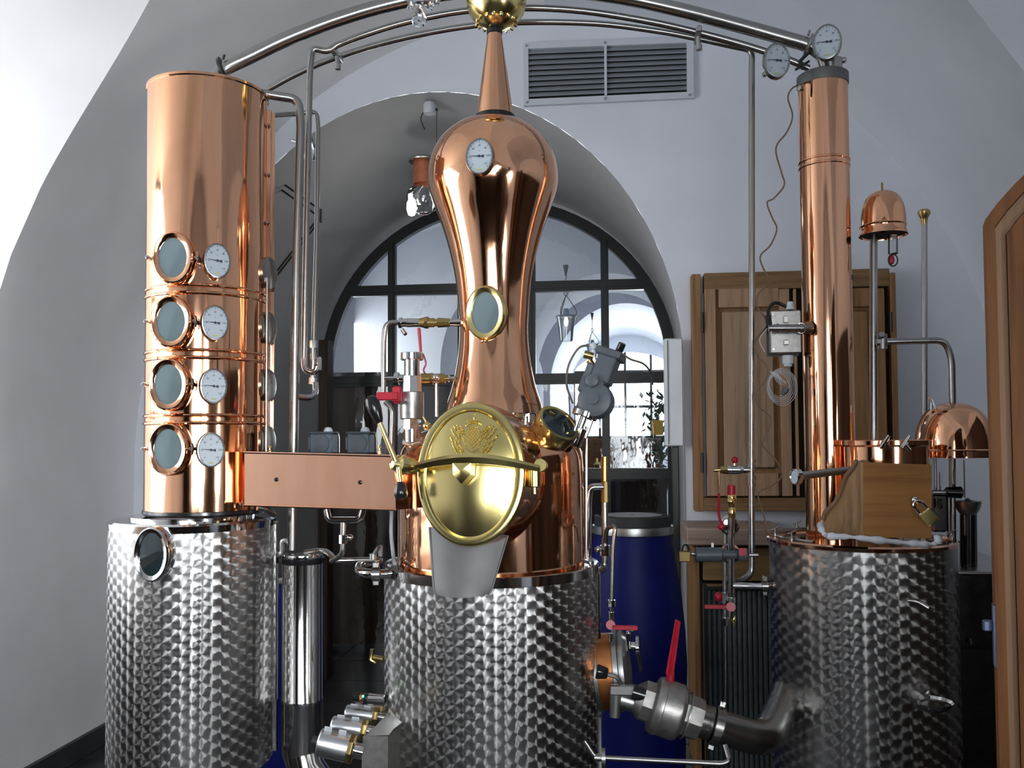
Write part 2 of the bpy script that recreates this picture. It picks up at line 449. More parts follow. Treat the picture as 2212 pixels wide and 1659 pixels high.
# glazing bars of the left window
mb = MB()
for k in range(5): mb.box((XC-3.23, BAY_YC-0.85+1.7*k/4, 2.0), (0.05, 0.045, 1.95))
for z in (1.07, 1.68, 2.3, 2.93): mb.box((XC-3.23, BAY_YC, z), (0.05, 1.7, 0.045))
struct('window_2', mb, BLACK)

def arch_wall(name, x0, x1, ztop, opens, Y, th=None, mat=PLASTER, zmin=0.0):
    """wall in the XZ plane with arched openings (cx, half, zspring, rise, sill)"""
    xs = set([x0, x1])
    n = 48
    for k in range(n+1): xs.add(x0 + (x1-x0)*k/n)
    for cx, h, zs_, rise, sill in opens:
        for k in range(41): xs.add(cx - h*math.cos(PI*k/40))
    xs = sorted(xs); mb = MB()
    for a, b in zip(xs[:-1], xs[1:]):
        if b-a < 1e-6: continue
        m = (a+b)/2; op = [o for o in opens if abs(m-o[0]) < o[1]]
        ta, tb = ztop(a), ztop(b)
        if not op: mb.strip([[Vector((a, Y, zmin)), Vector((b, Y, zmin))], [Vector((a, Y, ta)), Vector((b, Y, tb))]])
        else:
            cx, h, zs_, rise, sill = op[0]
            f = lambda x: zs_ + rise*math.sqrt(max(0, 1-((x-cx)/h)**2))
            mb.strip([[Vector((a, Y, f(a))), Vector((b, Y, f(b)))], [Vector((a, Y, ta)), Vector((b, Y, tb))]])
            if sill > zmin: mb.strip([[Vector((a, Y, zmin)), Vector((b, Y, zmin))], [Vector((a, Y, sill)), Vector((b, Y, sill))]])
    return struct(name, mb, mat)
def arch_curve(cx, h, zs_, rise, sill, Y, n=40):
    p = [Vector((cx-h, Y, sill + (zs_-sill)*k/4)) for k in range(4)]
    p += [Vector((cx - h*math.cos(PI*k/n), Y, zs_ + rise*math.sin(PI*k/n))) for k in range(n+1)]
    p += [Vector((cx+h, Y, zs_ - (zs_-sill)*k/4)) for k in range(1, 5)]
    return p
vtop = lambda x: ZS + 0.03 + VB*math.sqrt(max(0, 1-((x-XC)/(VA+0.02))**2))
# back wall with the arched passage
oc = ((-2.303+0.371)/2, (0.371+2.303)/2, 1.90, 3.428-1.90, 0.0)
o = arch_wall('wall_back', XC-VA, XC+VA, vtop, [oc], YB)
ic = ((-2.1185+0.4749)/2, (0.4749+2.1185)/2, 2.03, 3.293-2.03, 0.0)
YG = 6.2
mb = MB(); a = arch_curve(*oc, YB); b = arch_curve(*ic, YG+0.25)
mb.strip([[p.lerp(q, t) for p, q in zip(a, b)] for t in (0, .25, .5, .75, 1)])
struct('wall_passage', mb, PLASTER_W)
# wall behind the camera, with a deep arched window
fo = (-0.45, 1.15, 1.7, 1.15, 0.75); fi = (-0.45, 0.78, 1.75, 0.85, 0.95)
arch_wall('wall_front', XC-VA, XC+VA, vtop, [fo], YF)
mb = MB(); a = arch_curve(*fo, YF); b = arch_curve(*fi, YF-0.75)
mb.strip([a, [p.lerp(q, .5) for p, q in zip(a, b)], b]); mb.strip([[a[0], a[-1]], [b[0], b[-1]]])
struct('window_3', mb, PLASTER)
mb = MB()
for x in (-0.95, -0.45, 0.05): mb.box((x, YF-0.7, 1.75), (0.045, 0.05, 1.7))
for z in (1.35, 1.9, 2.4): mb.box((-0.45, YF-0.7, z), (1.6, 0.05, 0.045))
struct('window_4', mb, BLACK)
# floor and skirting
mb = MB()
for i in range(14):
    for j in range(30):
        x = -3.9 + i*0.65; y = -3.4 + j*0.5
        mb.box((x+.325, y+.25, -0.02), (0.644, 0.494, 0.04), bev=0.003)
mb.box((0.2, 4.0, -0.06), (9.6, 16.0, 0.06))
struct('floor', mb, FLOOR_M)
mb = MB(); mb.box((XC-VA+0.012, (YF+YB)/2, 0.05), (0.024, YB-YF, 0.10)); struct('baseboard_left', mb, BASE_M)
mb = MB(); mb.box(((0.371+XC+VA)/2, YB-0.012, 0.05), (XC+VA-0.371, 0.024, 0.10)); struct('baseboard_back', mb, BASE_M)
mb = MB(); mb.box((XC+VA-0.012, (YF+YB)/2, 0.05), (0.024, YB-YF, 0.10)); struct('baseboard_right', mb, BASE_M)

# ---------------------------------------------------------------- glazed arch in the passage
def at(px, py, Y=YG): return P(px, py, Y)
s_g = scx(1080, 700, YG)
mb = MB()
cur = arch_curve(ic[0], ic[1]-0.02, ic[2], ic[3]-0.02, 0, YG)
w = 0.075
cur2 = arch_curve(ic[0], ic[1]-0.02-w, ic[2], ic[3]-0.02-w, 0, YG)
for dy0, dy1, c1, c2 in ((-0.03, 0.03, cur, cur2),):
    A1 = [p+Vector((0, dy0, 0)) for p in c1]; A2 = [p+Vector((0, dy1, 0)) for p in c1]
    B1 = [p+Vector((0, dy0, 0)) for p in c2]; B2 = [p+Vector((0, dy1, 0)) for p in c2]
    mb.strip([A2, A1, B1, B2, A2])
screen = thing('arched_glass_screen', 'black steel framed arched glass screen closing off the passage', 'glass screen', (ic[0], YG, 0))
obj('arch_frame', mb, BLACK, screen)
def zarch(x): return ic[2] + (ic[3]-0.06)*math.sqrt(max(0, 1-((x-ic[0])/(ic[1]-0.06))**2))
for px, top, bot in ((848, None, 1e4), (1001, None, 1e4), (1146, None, 1e4), (1307, None, 1e4)):
    x = at(px, 700).x; mb = MB()
    z1 = zarch(x)
    for dx, dy in ((0.055 if px not in (1146, 1001) else 0.075, 0.05), (0.022, 0.075)):
        mb.box((x, YG-0.005, z1/2), (dx, dy, z1))
    obj('mullion', mb, BLACK, screen)
for py in (622, 820, 1023):
    z = at(1100, py).z; mb = MB(); zz = min(1, max(0, (z-ic[2])/(ic[3]-0.06)))
    h = (ic[1]-0.06)*math.sqrt(1-zz*zz)
    for dz, dy in ((0.075, 0.05), (0.03, 0.07)): mb.box((ic[0], YG-0.006, z), (2*h, dy, dz))
    obj('glazing_bar', mb, BLACK, screen)
mb = MB(); c3 = arch_curve(ic[0], ic[1]-0.05, ic[2], ic[3]-0.05, 0, YG+0.004); n3 = len(c3)
mb.add(c3, [tuple(range(n3))]); mb.add([p+Vector((0, 0.006, 0)) for p in c3], [tuple(range(n3))[::-1]])
obj('glass_pane', mb, PANE, screen)

# ---------------------------------------------------------------- the room beyond the glass
FX0, FX1, FY0, FY1 = -3.6, 4.3, 6.5, 11.0
mb = MB()
fv = lambda x, zt=3.75: 2.1 + (zt-2.1)*math.sqrt(max(0, 1-((x-0.35)/3.95)**2))
rows = []
for k in range(41):
    x = 0.35 - 3.95*math.cos(PI*k/40); rows.append([Vector((x, FY0, fv(x))), Vector((x, 8.0, fv(x)))])
mb.strip(rows)
mb.strip([[Vector((FX0, FY0, 0)), Vector((FX0, 8.0, 0))], [Vector((FX0, FY0, 2.1)), Vector((FX0, 8.0, 2.1))]])
mb.strip([[Vector((FX1, FY0, 0)), Vector((FX1, 8.0, 0))], [Vector((FX1, FY0, 2.1)), Vector((FX1, 8.0, 2.1))]])
o = struct('wall_far_room', mb, PLASTER); weld(o)
arch_wall('wall_far_room_front', FX0, FX1, fv, [(ic[0], ic[1]+0.02, ic[2], ic[3]+0.02, 0)], YG+0.27)
# dividing wall with two arches
q1 = P(1310, 590, 8.0); hL = scx(1310, 700, 8)*185
r_arch = (q1.x, hL, 2.15, q1.z-2.15, 0.0)
q0 = P(1045, 630, 8.0)
l_arch = (q0.x, scx(1045, 700, 8)*95, 2.2, q0.z-2.2, 1.15)
arch_wall('wall_far_arches', FX0, FX1, fv, [l_arch, r_arch], 8.0)
li = (l_arch[0]+0.25, l_arch[1]*0.55, 2.15, 0.35, 1.35)
mb = MB(); mb.strip([arch_curve(*l_arch, 8.0), arch_curve(*li, 8.9)]); a, b = arch_curve(*l_arch, 8.0), arch_curve(*li, 8.9)
mb.strip([[a[0], a[-1]], [b[0], b[-1]]]); struct('window_5', mb, PLASTER)
q2 = P(1350, 655, 9.6)
r2 = (q2.x, scx(1350, 700, 9.6)*165, 2.1, q2.z-2.1, 0.0)
mb = MB(); a = arch_curve(*r_arch, 8.0); b = arch_curve(r_arch[0]+.05, r_arch[1]*.97, r_arch[2], r_arch[3]*.93, 0, 8.7)
mb.strip([a, b]); struct('trim_2', mb, PLASTER)
arch_wall('wall_far_back', FX0, FX1+1, lambda x: 4.0, [r2], 9.6)
mb = MB()
mb.strip([[Vector((FX0, 8.0, 3.6)), Vector((FX1+1, 8.0, 3.6))], [Vector((FX0, 9.6, 3.6)), Vector((FX1+1, 9.6, 3.6))]])
mb.strip([[Vector((r_arch[0]-r_arch[1]-.15, 8.0, 0)), Vector((r_arch[0]-r_arch[1]-.15, 9.6, 0))], [Vector((r_arch[0]-r_arch[1]-.15, 8.0, 3.6)), Vector((r_arch[0]-r_arch[1]-.15, 9.6, 3.6))]])
mb.strip([[Vector((r_arch[0]+r_arch[1]+.5, 8.0, 0)), Vector((r_arch[0]+r_arch[1]+.5, 9.6, 0))], [Vector((r_arch[0]+r_arch[1]+.5, 8.0, 3.6)), Vector((r_arch[0]+r_arch[1]+.5, 9.6, 3.6))]])
struct('ceiling_far', mb, PLASTER)
# last bay: vault tunnel to the window
mb = MB(); a = arch_curve(*r2, 9.6); b = arch_curve(r2[0]+.05, r2[1]*.93, r2[2], r2[3]*.85, 0, 11.4); mb.strip([a, b]); struct('wall_far_tunnel', mb, PLASTER)
wz0, wz1 = P(1300, 948, 11.4).z, P(1300, 770, 11.4).z
wi = (r2[0]+0.02, r2[1]*.80, wz1-0.25, 0.30, wz0)
arch_wall('wall_far_end', FX0, FX1+1, lambda x: 4.0, [wi], 11.4)
mb = MB()
for k in range(5): mb.box((wi[0]-wi[1]+2*wi[1]*k/4, 11.42, (wz0+wz1)/2), (0.03, 0.03, wz1-wz0+.1))
for z in (wz0+0.02, (wz0+wz1)/2-0.12, wz1-0.2): mb.box((wi[0], 11.42, z), (2*wi[1], 0.03, 0.035))
struct('window_6', mb, BLACK)
# ================================================================ helpers for vessels
def axis_of(px, py, Y):
    p = P(px, py, Y); return p.x, p.y
def prof_px(X, Y, s, rows):
    """(radius px, y px) -> (r, z) on the world axis (X, Y)"""
    return [(r*s, zat(X, Y, y)) for r, y in rows]
def AX(X, Y): return Matrix.Translation((X, Y, 0))
def smooth_prof(rows, n=5):
    q = spline([Vector((a, b, 0)) for a, b in rows], n); return [(p.x, p.y) for p in q]
def oval_ring(mb, M, rx, rz, prof, n=48):
    """ring/disc round local Y of a facing() frame; prof: (radius offset px-metres, y)"""
    vs, fs = [], []
    for off, y in prof:
        for k in range(n):
            a = 2*PI*k/n; vs.append(((rx+off)*math.cos(a), y, (rz+off)*math.sin(a)))
    for i in range(len(prof)-1):
        for k in range(n): fs.append((i*n+k, i*n+(k+1) % n, (i+1)*n+(k+1) % n, (i+1)*n+k))
    mb.add(vs, fs, M); return mb
def oval_disc(mb, M, rx, rz, y, n=48, dome=0.0, rings=8):
    vs, fs = [(0, y-dome, 0)], []
    for i in range(1, rings+1):
        t = i/rings
        for k in range(n):
            a = 2*PI*k/n; vs.append((rx*t*math.cos(a), y-dome*(1-t*t), rz*t*math.sin(a)))
    for k in range(n): fs.append((0, 1+k, 1+(k+1) % n))
    for i in range(rings-1):
        for k in range(n): fs.append((1+i*n+k, 1+(i+1)*n+k, 1+(i+1)*n+(k+1) % n, 1+i*n+(k+1) % n))
    mb.add(vs, fs, M); return mb

def gauge(parent, px, py, Y, n, hpx=39.0, asp=0.74, stem=0.05, label=None, stem_mat=None):
    """dial thermometer: case > dial, numerals, needle"""
    c = P(px, py, Y); s = sc(px, py, Y); rz = hpx*s; rx = rz*asp
    M = facing(c, n); d = 0.022
    mb = MB()
    oval_ring(mb, M, rx, rz, [(-rx*.9, d), (-.004, d), (0, d-.003), (.0, .002), (-.0015, -.002), (-.004, -.0025), (-.0055, .000), (-.0055, .004)])
    if stem: mb.lathe([(0.009, 0), (0.009, stem)], M @ Matrix.Rotation(-PI/2, 4, 'X') @ Matrix.Translation((0, 0, d-.002)), 14)
    case = obj('thermometer', mb, STEEL, parent, label)
    dm = MB(); oval_disc(dm, M, rx-.005, rz-.005, .0022, rings=2); obj('dial', dm, DIAL, case)
    tm = MB()
    for k, t in enumerate(('0', '20', '40', '60', '80', '100', '120')):
        a = R(225 - 45*k); put_text(tm, t, M, rx*.62*math.cos(a), rz*.60*math.sin(a), rz*.16, .0012, 0.8)
        for j in (range(3) if k < 6 else (0,)):
            b = R(225 - 45*k - 15*j); q = [(rx*f*math.cos(b), rz*f*math.sin(b)) for f in ((.86, .76) if j == 0 else (.86, .81))]
            dx, dz = -math.sin(b)*rz*.012, math.cos(b)*rz*.012
            tm.add([(q[0][0]-dx, .0012, q[0][1]-dz), (q[0][0]+dx, .0012, q[0][1]+dz), (q[1][0]+dx, .0012, q[1][1]+dz), (q[1][0]-dx, .0012, q[1][1]-dz)], [(0, 1, 2, 3)], M)
    put_text(tm, '\u00b0C', M, 0, rz*.30, rz*.11, .0012, 0.8)
    obj('numerals', tm, INK, case)
    nm = MB(); a = R(176)
    def pt(x, z):  # along the needle
        return (x*math.cos(a)*rx - z*math.sin(a)*rx, -.0005, x*math.sin(a)*rz + z*math.cos(a)*rz)
    nm.add([pt(.78, 0), pt(.1, .03), pt(-.12, .03), pt(-.34, .09), pt(-.34, -.09), pt(-.12, -.03), pt(.1, -.03)], [(0, 1, 2, 3, 4, 5, 6)], M)
    oval_disc(nm, M, rx*.08, rz*.08, -.0007, 14, rings=1)
    obj('needle', nm, INK, case)
    ym = MB(); 
    for k in range(5): ym.box((rx*(-.16+.08*k), .0012, -rz*.72), (rx*.055, .0006, rz*(.09 if k % 2 else .07)), M)
    obj('maker_mark', ym, YELL, case)
    return case
def radial(X, Y, Z, az, r):
    """point at radius r of a vertical axis; az 0 faces the camera (-Y), positive to +X"""
    az += math.atan2(-X, Y)
    d = Vector((math.sin(az), -math.cos(az), 0)); return Vector((X, Y, Z)) + d*r, d
def stretched(n, k=0.5): return Vector(n)

# ================================================================ left copper column
CLY = 2.62
lx, ly = axis_of(447, 700, CLY); s = sc(447, 700, CLY)
s_l = s
col = thing('rectifying_still', 'tall polished copper rectification column with four round sight glasses', 'still column', (lx, ly, zat(lx, ly, 1100)))
rL = 124*s
prof = [(rL*.96, zat(lx, ly, 1104)), (rL, zat(lx, ly, 1098)), (rL, zat(lx, ly, 212)), (rL+.004, zat(lx, ly, 210)), (rL+.004, zat(lx, ly, 205)), (rL-.01, zat(lx, ly, 203)), (0.002, zat(lx, ly, 201))]
obj('shell', MB().lathe(prof, AX(lx, ly), 96), COPPER, col)
for i, py in enumerate((645, 776, 908)):
    z = zat(lx, ly, py); mb = MB()
    for dz in (-.011, .011):
        mb.lathe([(rL-.002, z+dz-.007), (rL+.0035, z+dz-.003), (rL+.0045, z+dz), (rL+.0035, z+dz+.003), (rL-.002, z+dz+.007)], AX(lx, ly), 96, cap=False)
    obj('tray_band', mb, COPPER, col)
mb = MB(); mb.lathe([(rL*.99, zat(lx, ly, 1108)), (rL+.004, zat(lx, ly, 1104)), (rL+.003, zat(lx, ly, 1098)), (rL*.98, zat(lx, ly, 1096))], AX(lx, ly), 96, cap=False)
obj('base_gasket', mb, BLACKP, col, 'black rubber gasket')
# bolted seam on the right
az = R(82); p0, d0 = radial(lx, ly, 0, az, rL+.006)
mb = MB(); Mz = Matrix.Translation((p0.x, p0.y, 0)) @ Matrix.Rotation(az + math.atan2(-lx, ly), 4, 'Z')
zb, zt = zat(lx, ly, 985), zat(lx, ly, 232)
mb.box((0, 0, (zb+zt)/2), (0.030, 0.016, zt-zb), Mz, bev=0.003)
mb.box((0.012, -.006, (zb+zt)/2), (0.006, 0.022, zt-zb), Mz)
seam = obj('seam_flange', mb, COPPER, col)
for py in (268, 375, 480, 585, 685, 775, 862, 940):
    q, d = radial(lx, ly, zat(lx, ly, py), az-R(7), rL+.004)
    obj('bolt', MB().lathe([(.006, 0), (.006, .005), (.003, .008)], frame(q, d), 10), STEEL, seam)
def porthole(parent, px, py, Y, n, rx, rz, mat, ring=0.30, depth=0.05, name='sight_glass', gl=SIGHT_M, nut=True, label=None):
    """round-framed window: ring > glass, bolt"""
    c = P(px, py, Y); M = facing(c, n); s = sc(px, py, Y); a, b = rx*s, rz*s; w = b*ring
    mb = MB()
    oval_ring(mb, M, a, b, [(-.002, depth), (0, depth*.6), (0, .006), (-.003, .001), (-w*.35, -.002), (-w*.8, .0005), (-w, .003), (-w, .009)])
    o = obj(name, mb, mat, parent, label)
    g = MB(); oval_disc(g, M, a-w+.001, b-w+.001, .006, dome=.002); obj('glass', g, gl, o)
    if nut:
        for sx_ in ((1, 0), (-1, 0)):
            m2 = MB(); q = M @ Vector((sx_[0]*(a+.010), .016, 0))
            m2.lathe([(.006, 0), (.006, .020), (.003, .024)], frame(q, n), 10)
            m2.cyl(M @ Vector((sx_[0]*(a-.006), .024, 0)), M @ Vector((sx_[0]*(a+.014), .024, 0)), .004, n=8)
            if sx_[0] > 0:
                for t in (-1, 1): m2.box((a+.012, .002, t*.012), (.004, .010, .014), M @ Matrix.Rotation(t*.3, 4, 'Y'), bev=.001)
            obj('wing_nut', m2, STEEL_P, o)
    return o
for px, py in ((372, 556), (368, 694), (362, 830), (361, 970)):
    az = math.asin(max(-1, min(1, (px-447)*s/rL)))*0.72
    q, d = radial(lx, ly, zat(lx, ly, py), az, rL+.035)
    porthole(col, px, py, q.y, d*.65 + Vector((-lx, -ly, 0)).normalized()*.35, 45, 58, COPPER, 0.25, 0.055)
for px, py in ((470, 563), (465, 697), (462, 834), (456, 972)):
    az = math.asin((px-447)*s/rL) + R(4)
    q, d = radial(lx, ly, zat(lx, ly, py), az, rL+.045)
    gauge(col, px, py, q.y, d, 38.5, 0.76, stem=.05)
for px, py in ((574, 590), (572, 708), (571, 832), (570, 955)):
    q = P(px, py, CLY+.03); d = Vector((1, -.16, 0)).normalized(); M = facing(q, d)
    mb = MB(); oval_ring(mb, M, .042, .052, [(-.002, .05), (0, .01), (0, 0), (-.01, -.003), (-.012, .006), (-.04, .006)])
    o = obj('side_window', mb, BRASS, col, 'brass side window frame seen edge-on')
    m2 = MB(); oval_ring(m2, M, .045, .05, [(-.004, 0), (0, -.002), (0, -.016), (-.006, -.018), (-.044, -.018)], 28); obj('cover_cap', m2, STEEL, o)
pipe('drain_tube', None, [(577, 600, CLY), (575, 975, CLY)], 3, STEEL, parent=col)

# ================================================================ left steel tank
tx, ty = axis_of(417, 1350, CLY); s = sc(417, 1350, CLY); rT = 170*s
z0, z1 = zat(tx, ty, 1640), zat(tx, ty, 1122)
MARB_L = marbled('marbled_stainless_left', rT, (rT*2*PI/56, .0385))
tank = thing('steel_tank', 'marbled stainless tank with one round porthole under the tall copper column', 'tank', (tx, ty, 0))
obj('shell', MB().lathe([(rT*.90, z0-.02), (rT*.985, z0), (rT, z0+.025), (rT, z1)], AX(tx, ty), 96, cap=False), MARB_L, tank)
obj('top_plate', MB().lathe([(rT+.001, z1-.02), (rT+.003, z1), (rT-.004, z1+.006), (rL*1.03, z1+.008), (rL*1.03, z1+.016), (.01, z1+.016)], AX(tx, ty), 96, cap=False), STEEL_P, tank)
obj('bottom_plate', MB().lathe([(.01, z0-.03), (rT*.7, z0-.03), (rT*.90, z0-.02)], AX(tx, ty), 64, cap=False), STEEL, tank)
for az in (R(-20), R(75), R(195), R(-100)):
    q, d = radial(tx, ty, 0, az, rT*.72); mb = MB(); mb.lathe([(.05, 0), (.05, .015), (.022, .03), (.022, z0-.025)], Matrix.Translation(q), 20); obj('leg', mb, STEEL, tank)
az = math.asin((325-417)/170)*0.85
q, d = radial(tx, ty, zat(tx, ty, 1200), az, rT+.03)
porthole(tank, 325, 1198, q.y, d, 42, 60, STEEL_P, 0.22, 0.06, nut=False, gl=SIGHT)
# vertical bead on the tank's right edge
az = R(80); q, d = radial(tx, ty, 0, az, rT+.004); mb = MB(); mb.box((q.x, q.y, (z0+z1)/2), (.012, .02, z1-z0-.02), bev=.003); obj('seam', mb, STEEL_P, tank)

# ================================================================ pot still
SY = 2.65
kx, ky = axis_of(1061, 1210, SY); s = sc(1061, 1210, SY); s_k = s
rJ = 229*s; z0 = zat(kx, ky, 1780); z1 = zat(kx, ky, 1212)
MARB_C = marbled('marbled_stainless_centre', rJ, (rJ*2*PI/72, .0385))
jacket = thing('still_jacket', 'marbled stainless jacket with bright rim below the brass-lidded still', 'heating jacket', (kx, ky, 0))
obj('shell', MB().lathe([(rJ*.97, z0-.03), (rJ, z0), (rJ, z1-.028)], AX(kx, ky), 96, cap=False), MARB_C, jacket)
obj('rim', MB().lathe([(rJ-.001, z1-.030), (rJ+.003, z1-.028), (rJ+.003, z1-.002), (rJ-.001, z1), (rJ-.010, z1-.002), (rJ-.012, z1-.012), (rJ*.80, z1-.014)], AX(kx, ky), 96, cap=False), STEEL_P, jacket)
obj('bottom_plate', MB().lathe([(.01, z0-.06), (rJ*.7, z0-.05), (rJ*.97, z0-.03)], AX(kx, ky), 64, cap=False), STEEL, jacket)
for az in (R(0), R(90), R(180), R(270)):
    q, d = radial(kx, ky, 0, az+R(30), rJ*.8); mb = MB(); mb.lathe([(.05, 0), (.05, .015), (.024, .03), (.024, z0-.03)], Matrix.Translation(q), 20); obj('leg', mb, STEEL, jacket)
az = R(82); q, d = radial(kx, ky, 0, az, rJ+.003); mb = MB(); mb.box((q.x, q.y, (z0+z1)/2), (.010, .02, z1-z0-.06), bev=.003); obj('seam', mb, STEEL_P, jacket)

hx, hy = axis_of(1066, 600, SY); s = sc(1066, 600, SY)
still = thing('pot_still', 'copper pot still with onion helmet, tapering spire and round brass manhole lid', 'pot still', (kx, ky, z1-.02))
rows = [(201, 1222), (201, 1218), (201, 1205), (201, 1100), (201, 1040), (200, 1010), (197, 980), (188, 958), (170, 942), (145, 930), (112, 921), (98, 918)]
pp = prof_px(kx, ky, s_k, rows)
obj('pot', MB().lathe(pp[:5] + smooth_prof(pp[4:], 5), AX(kx, ky), 96), COPPER, still)
mb = MB(); a = zat(hx, hy, 917); b = zat(hx, hy, 893)
mb.lathe([(96*s, a-.01), (104*s, a-.004), (106*s, a+.004), (98*s, a+.008), (98*s, b-.006), (106*s, b-.002), (105*s, b+.005), (96*s, b+.008)], AX(hx, hy), 72, cap=False)
for k in range(16):
    q, d = radial(hx, hy, (a+b)/2, 2*PI*k/16, 99*s); mb.box((q.x, q.y, q.z), (.012, .012, (b-a)*1.05), bev=.002)
obj('neck_clamp', mb, STEEL_P, still)
rows = [(106, 894), (100, 868), (91, 840), (82, 800), (76, 760), (73.5, 720), (75, 680), (80, 620), (88, 572), (98, 530), (111, 488), (127, 445), (138, 412), (141, 388), (138, 355), (127, 325), (110, 300), (84, 278), (58, 267), (41, 264)]
hp = smooth_prof(prof_px(hx, hy, s, rows), 4)
obj('onion_helmet', MB().lathe(hp, AX(hx, hy), 96), COPPER, still)
cx_, cy_ = axis_of(1069, 200, SY)
obj('spire_gasket', MB().lathe(prof_px(cx_, cy_, s, [(38, 268), (43.5, 262), (43.5, 252), (38, 250)]), AX(cx_, cy_), 48), BLACKP, still)
obj('spire', MB().lathe(prof_px(cx_, cy_, s, [(40.0, 254), (40.0, 250), (15.5, 74), (15.5, 68)]), AX(cx_, cy_), 64), COPPER, still)
obj('spire_collar', MB().lathe(prof_px(cx_, cy_, s, [(15, 76), (17, 74), (17.5, 66), (15, 62)]), AX(cx_, cy_), 32), BLACKP, still)
gz = P(1072, 0, SY); g = MB(); g.ball(gz, 66*s, n=48); 
for k in range(16):
    a = 2*PI*k/16; q = gz + Vector((math.cos(a)*42*s, math.sin(a)*42*s, -50*s)); g.lathe([(.005, 0), (.006, .004), (.0, .010)], frame(q, q-gz), 8)
obj('brass_ball', g, BRASS, still, 'brass ball finial')
q, d = radial(hx, hy, zat(hx, hy, 337), R(-14), 141*s+.03)
gauge(still, 1035, 337, q.y+.01, d+Vector((0, 0, .06)), 41, 0.77)
q, d = radial(hx, hy, zat(hx, hy, 675), R(-17), 75*s+.012)
porthole(still, 1047, 675, q.y, d, 46, 60, BRASS, 0.25, 0.04, nut=False, name='helmet_window', label='brass ringed oval window on the helmet')
g = MB(); c0 = P(1047, 737, q.y+.02); g.ball(c0, 9*s, 1.0, 1.0, .8, 14); obj('helmet_boss', g, COPPER, still)

# manhole: copper neck, brass lid, crest, clamp bar, levers
LY = 2.24
lc = P(1015, 1023, LY); ls = sc(1015, 1023, LY)
ln = Vector((-.10, -1, .10)).normalized(); ML = facing(lc, ln)
mb = MB(); a, b = 116*ls, 150*ls
oval_ring(mb, ML, a, b, [(.022, .26), (.016, .10), (.006, .05), (.002, .02), (0, .010)], 72)
obj('manhole_neck', mb, COPPER, still)
mb = MB(); a, b = 121*ls, 157*ls
oval_ring(mb, ML, a, b, [(-.02, .022), (-.002, .022), (.0, .018), (.0, .006), (-.003, .001), (-.009, -.001), (-.020, .0005), (-.024, .005), (-.026, .006)], 96)
am, bm_ = a-.026, b-.026
oval_disc(mb, ML, am, bm_, .006, 96, dome=.018, rings=14)
lid = obj('manhole_lid', mb, BRASS, still, 'domed brass lid with raised rim')
# embossed coat of arms: lozenge shield between two rampant supporters under a crown
def lidy(x, z): return .006 - .018*(1-min(1, (x/am)**2 + (z/bm_)**2)) - .0015
mb = MB(); cxz = (-.002+8*ls, 78*ls)
def dot(u, v, w, h, rot=0.0, t=.0035):
    x, z = cxz[0]+u*ls, cxz[1]+v*ls; y = lidy(x, z)
    M2 = ML @ Matrix.Translation((x, y, z)) @ Matrix.Rotation(rot, 4, 'Y')
    mb.add([(0, 0, h*ls/2), (w*ls/2, 0, 0), (0, 0, -h*ls/2), (-w*ls/2, 0, 0), (0, -t, 0)], [(0, 1, 4), (1, 2, 4), (2, 3, 4), (3, 0, 4)], M2)
for i in range(-4, 5):
    for j in range(-5, 6):
        if (i+j) % 2 == 0 and abs(i)*.9 + max(0, -j)*.75 < 4.2: dot(i*3.6+2, j*4.2-5, 3.0, 7.0, .35, .003)
for k in range(14):
    a_ = PI*k/13; dot(17*math.cos(a_)*1.0, -8-24*math.sin(a_), 3, 6, a_)
for sd in (-1, 1):
    body = [(22, -26), (25, -20), (29, -14), (31, -6), (29, 2), (33, 8), (31, 15), (27, 20), (23, 16), (38, 2), (43, 8), (47, 14), (37, -12), (43, -18), (39, -25), (31, -25), (46, -6), (50, 0), (20, 6), (21, -4), (26, 10), (34, 22), (41, 20), (35, -30), (25, -31)]
    for k, (u, v) in enumerate(body): dot(sd*u, v, 4.5, 8.5, sd*(.4+.35*math.sin(k*1.7))); dot(sd*(u+2.5), v+4, 3.4, 6, sd*(.9+.5*math.sin(k*2.3)), .0025); dot(sd*(u-1.5), v-4, 3.0, 5.5, -sd*.3, .0025)
for k in range(9): dot(-16+4*k, 27+2.5*math.sin(PI*k/8)*2, 4, 8, 0)
for k in range(7): dot(-13+4.4*k, 36, 4.5, 6, .5)
for k in range(5): dot(-9+4.5*k, 21, 5, 4, 0)
dot(1, 43, 5, 10, 0); dot(1, 50, 4, 6, 0)
obj('embossed_crest', mb, BRASS, lid, 'embossed shield with supporters and crown')
# clamp bar bowed over the lid
def lidp(px, py, out): 
    q = P(px, py, LY); return q + ln*out
mb = MB(); n = 18; top, bot = [], []
rowsb = [[] for _ in range(5)]
for k in range(n+1):
    t = k/n; px = 893+(1168-893)*t; py = 1012 - 18*math.sin(PI*t) + 2*(t-.5); out = .014 + .040*math.sin(PI*t)
    q = lidp(px, py, out)
    h = (7+4*math.sin(PI*t))*ls; w_ = .011
    u = Vector((0, 0, 1))
    for j, (a_, b_) in enumerate(((h, 0), (h*.2, w_), (-h, w_*.6), (-h, -w_*.6), (h, 0))):
        rowsb[j].append(q + u*a_ + ln*b_)
mb.strip(rowsb[:4]); mb.strip([rowsb[3], rowsb[0]])
obj('clamp_bar', mb, BRASS, still)
q = lidp(1011, 1018, .062); M2 = facing(q, ln)
w_ = 20*ls; mb = MB()
mb.prism([(-w_, w_*.7), (w_, w_*.7), (w_*.95, -w_*.5), (0, -w_*1.5), (-w_*.95, -w_*.5)], 0, .045, M2)
mb.add([(-w_, 0, w_*.7), (w_, 0, w_*.7), (w_*.95, 0, -w_*.5), (0, 0, -w_*1.5), (-w_*.95, 0, -w_*.5), (0, -.014, -w_*.2)], [(0, 1, 5), (1, 2, 5), (2, 3, 5), (3, 4, 5), (4, 0, 5)], M2)
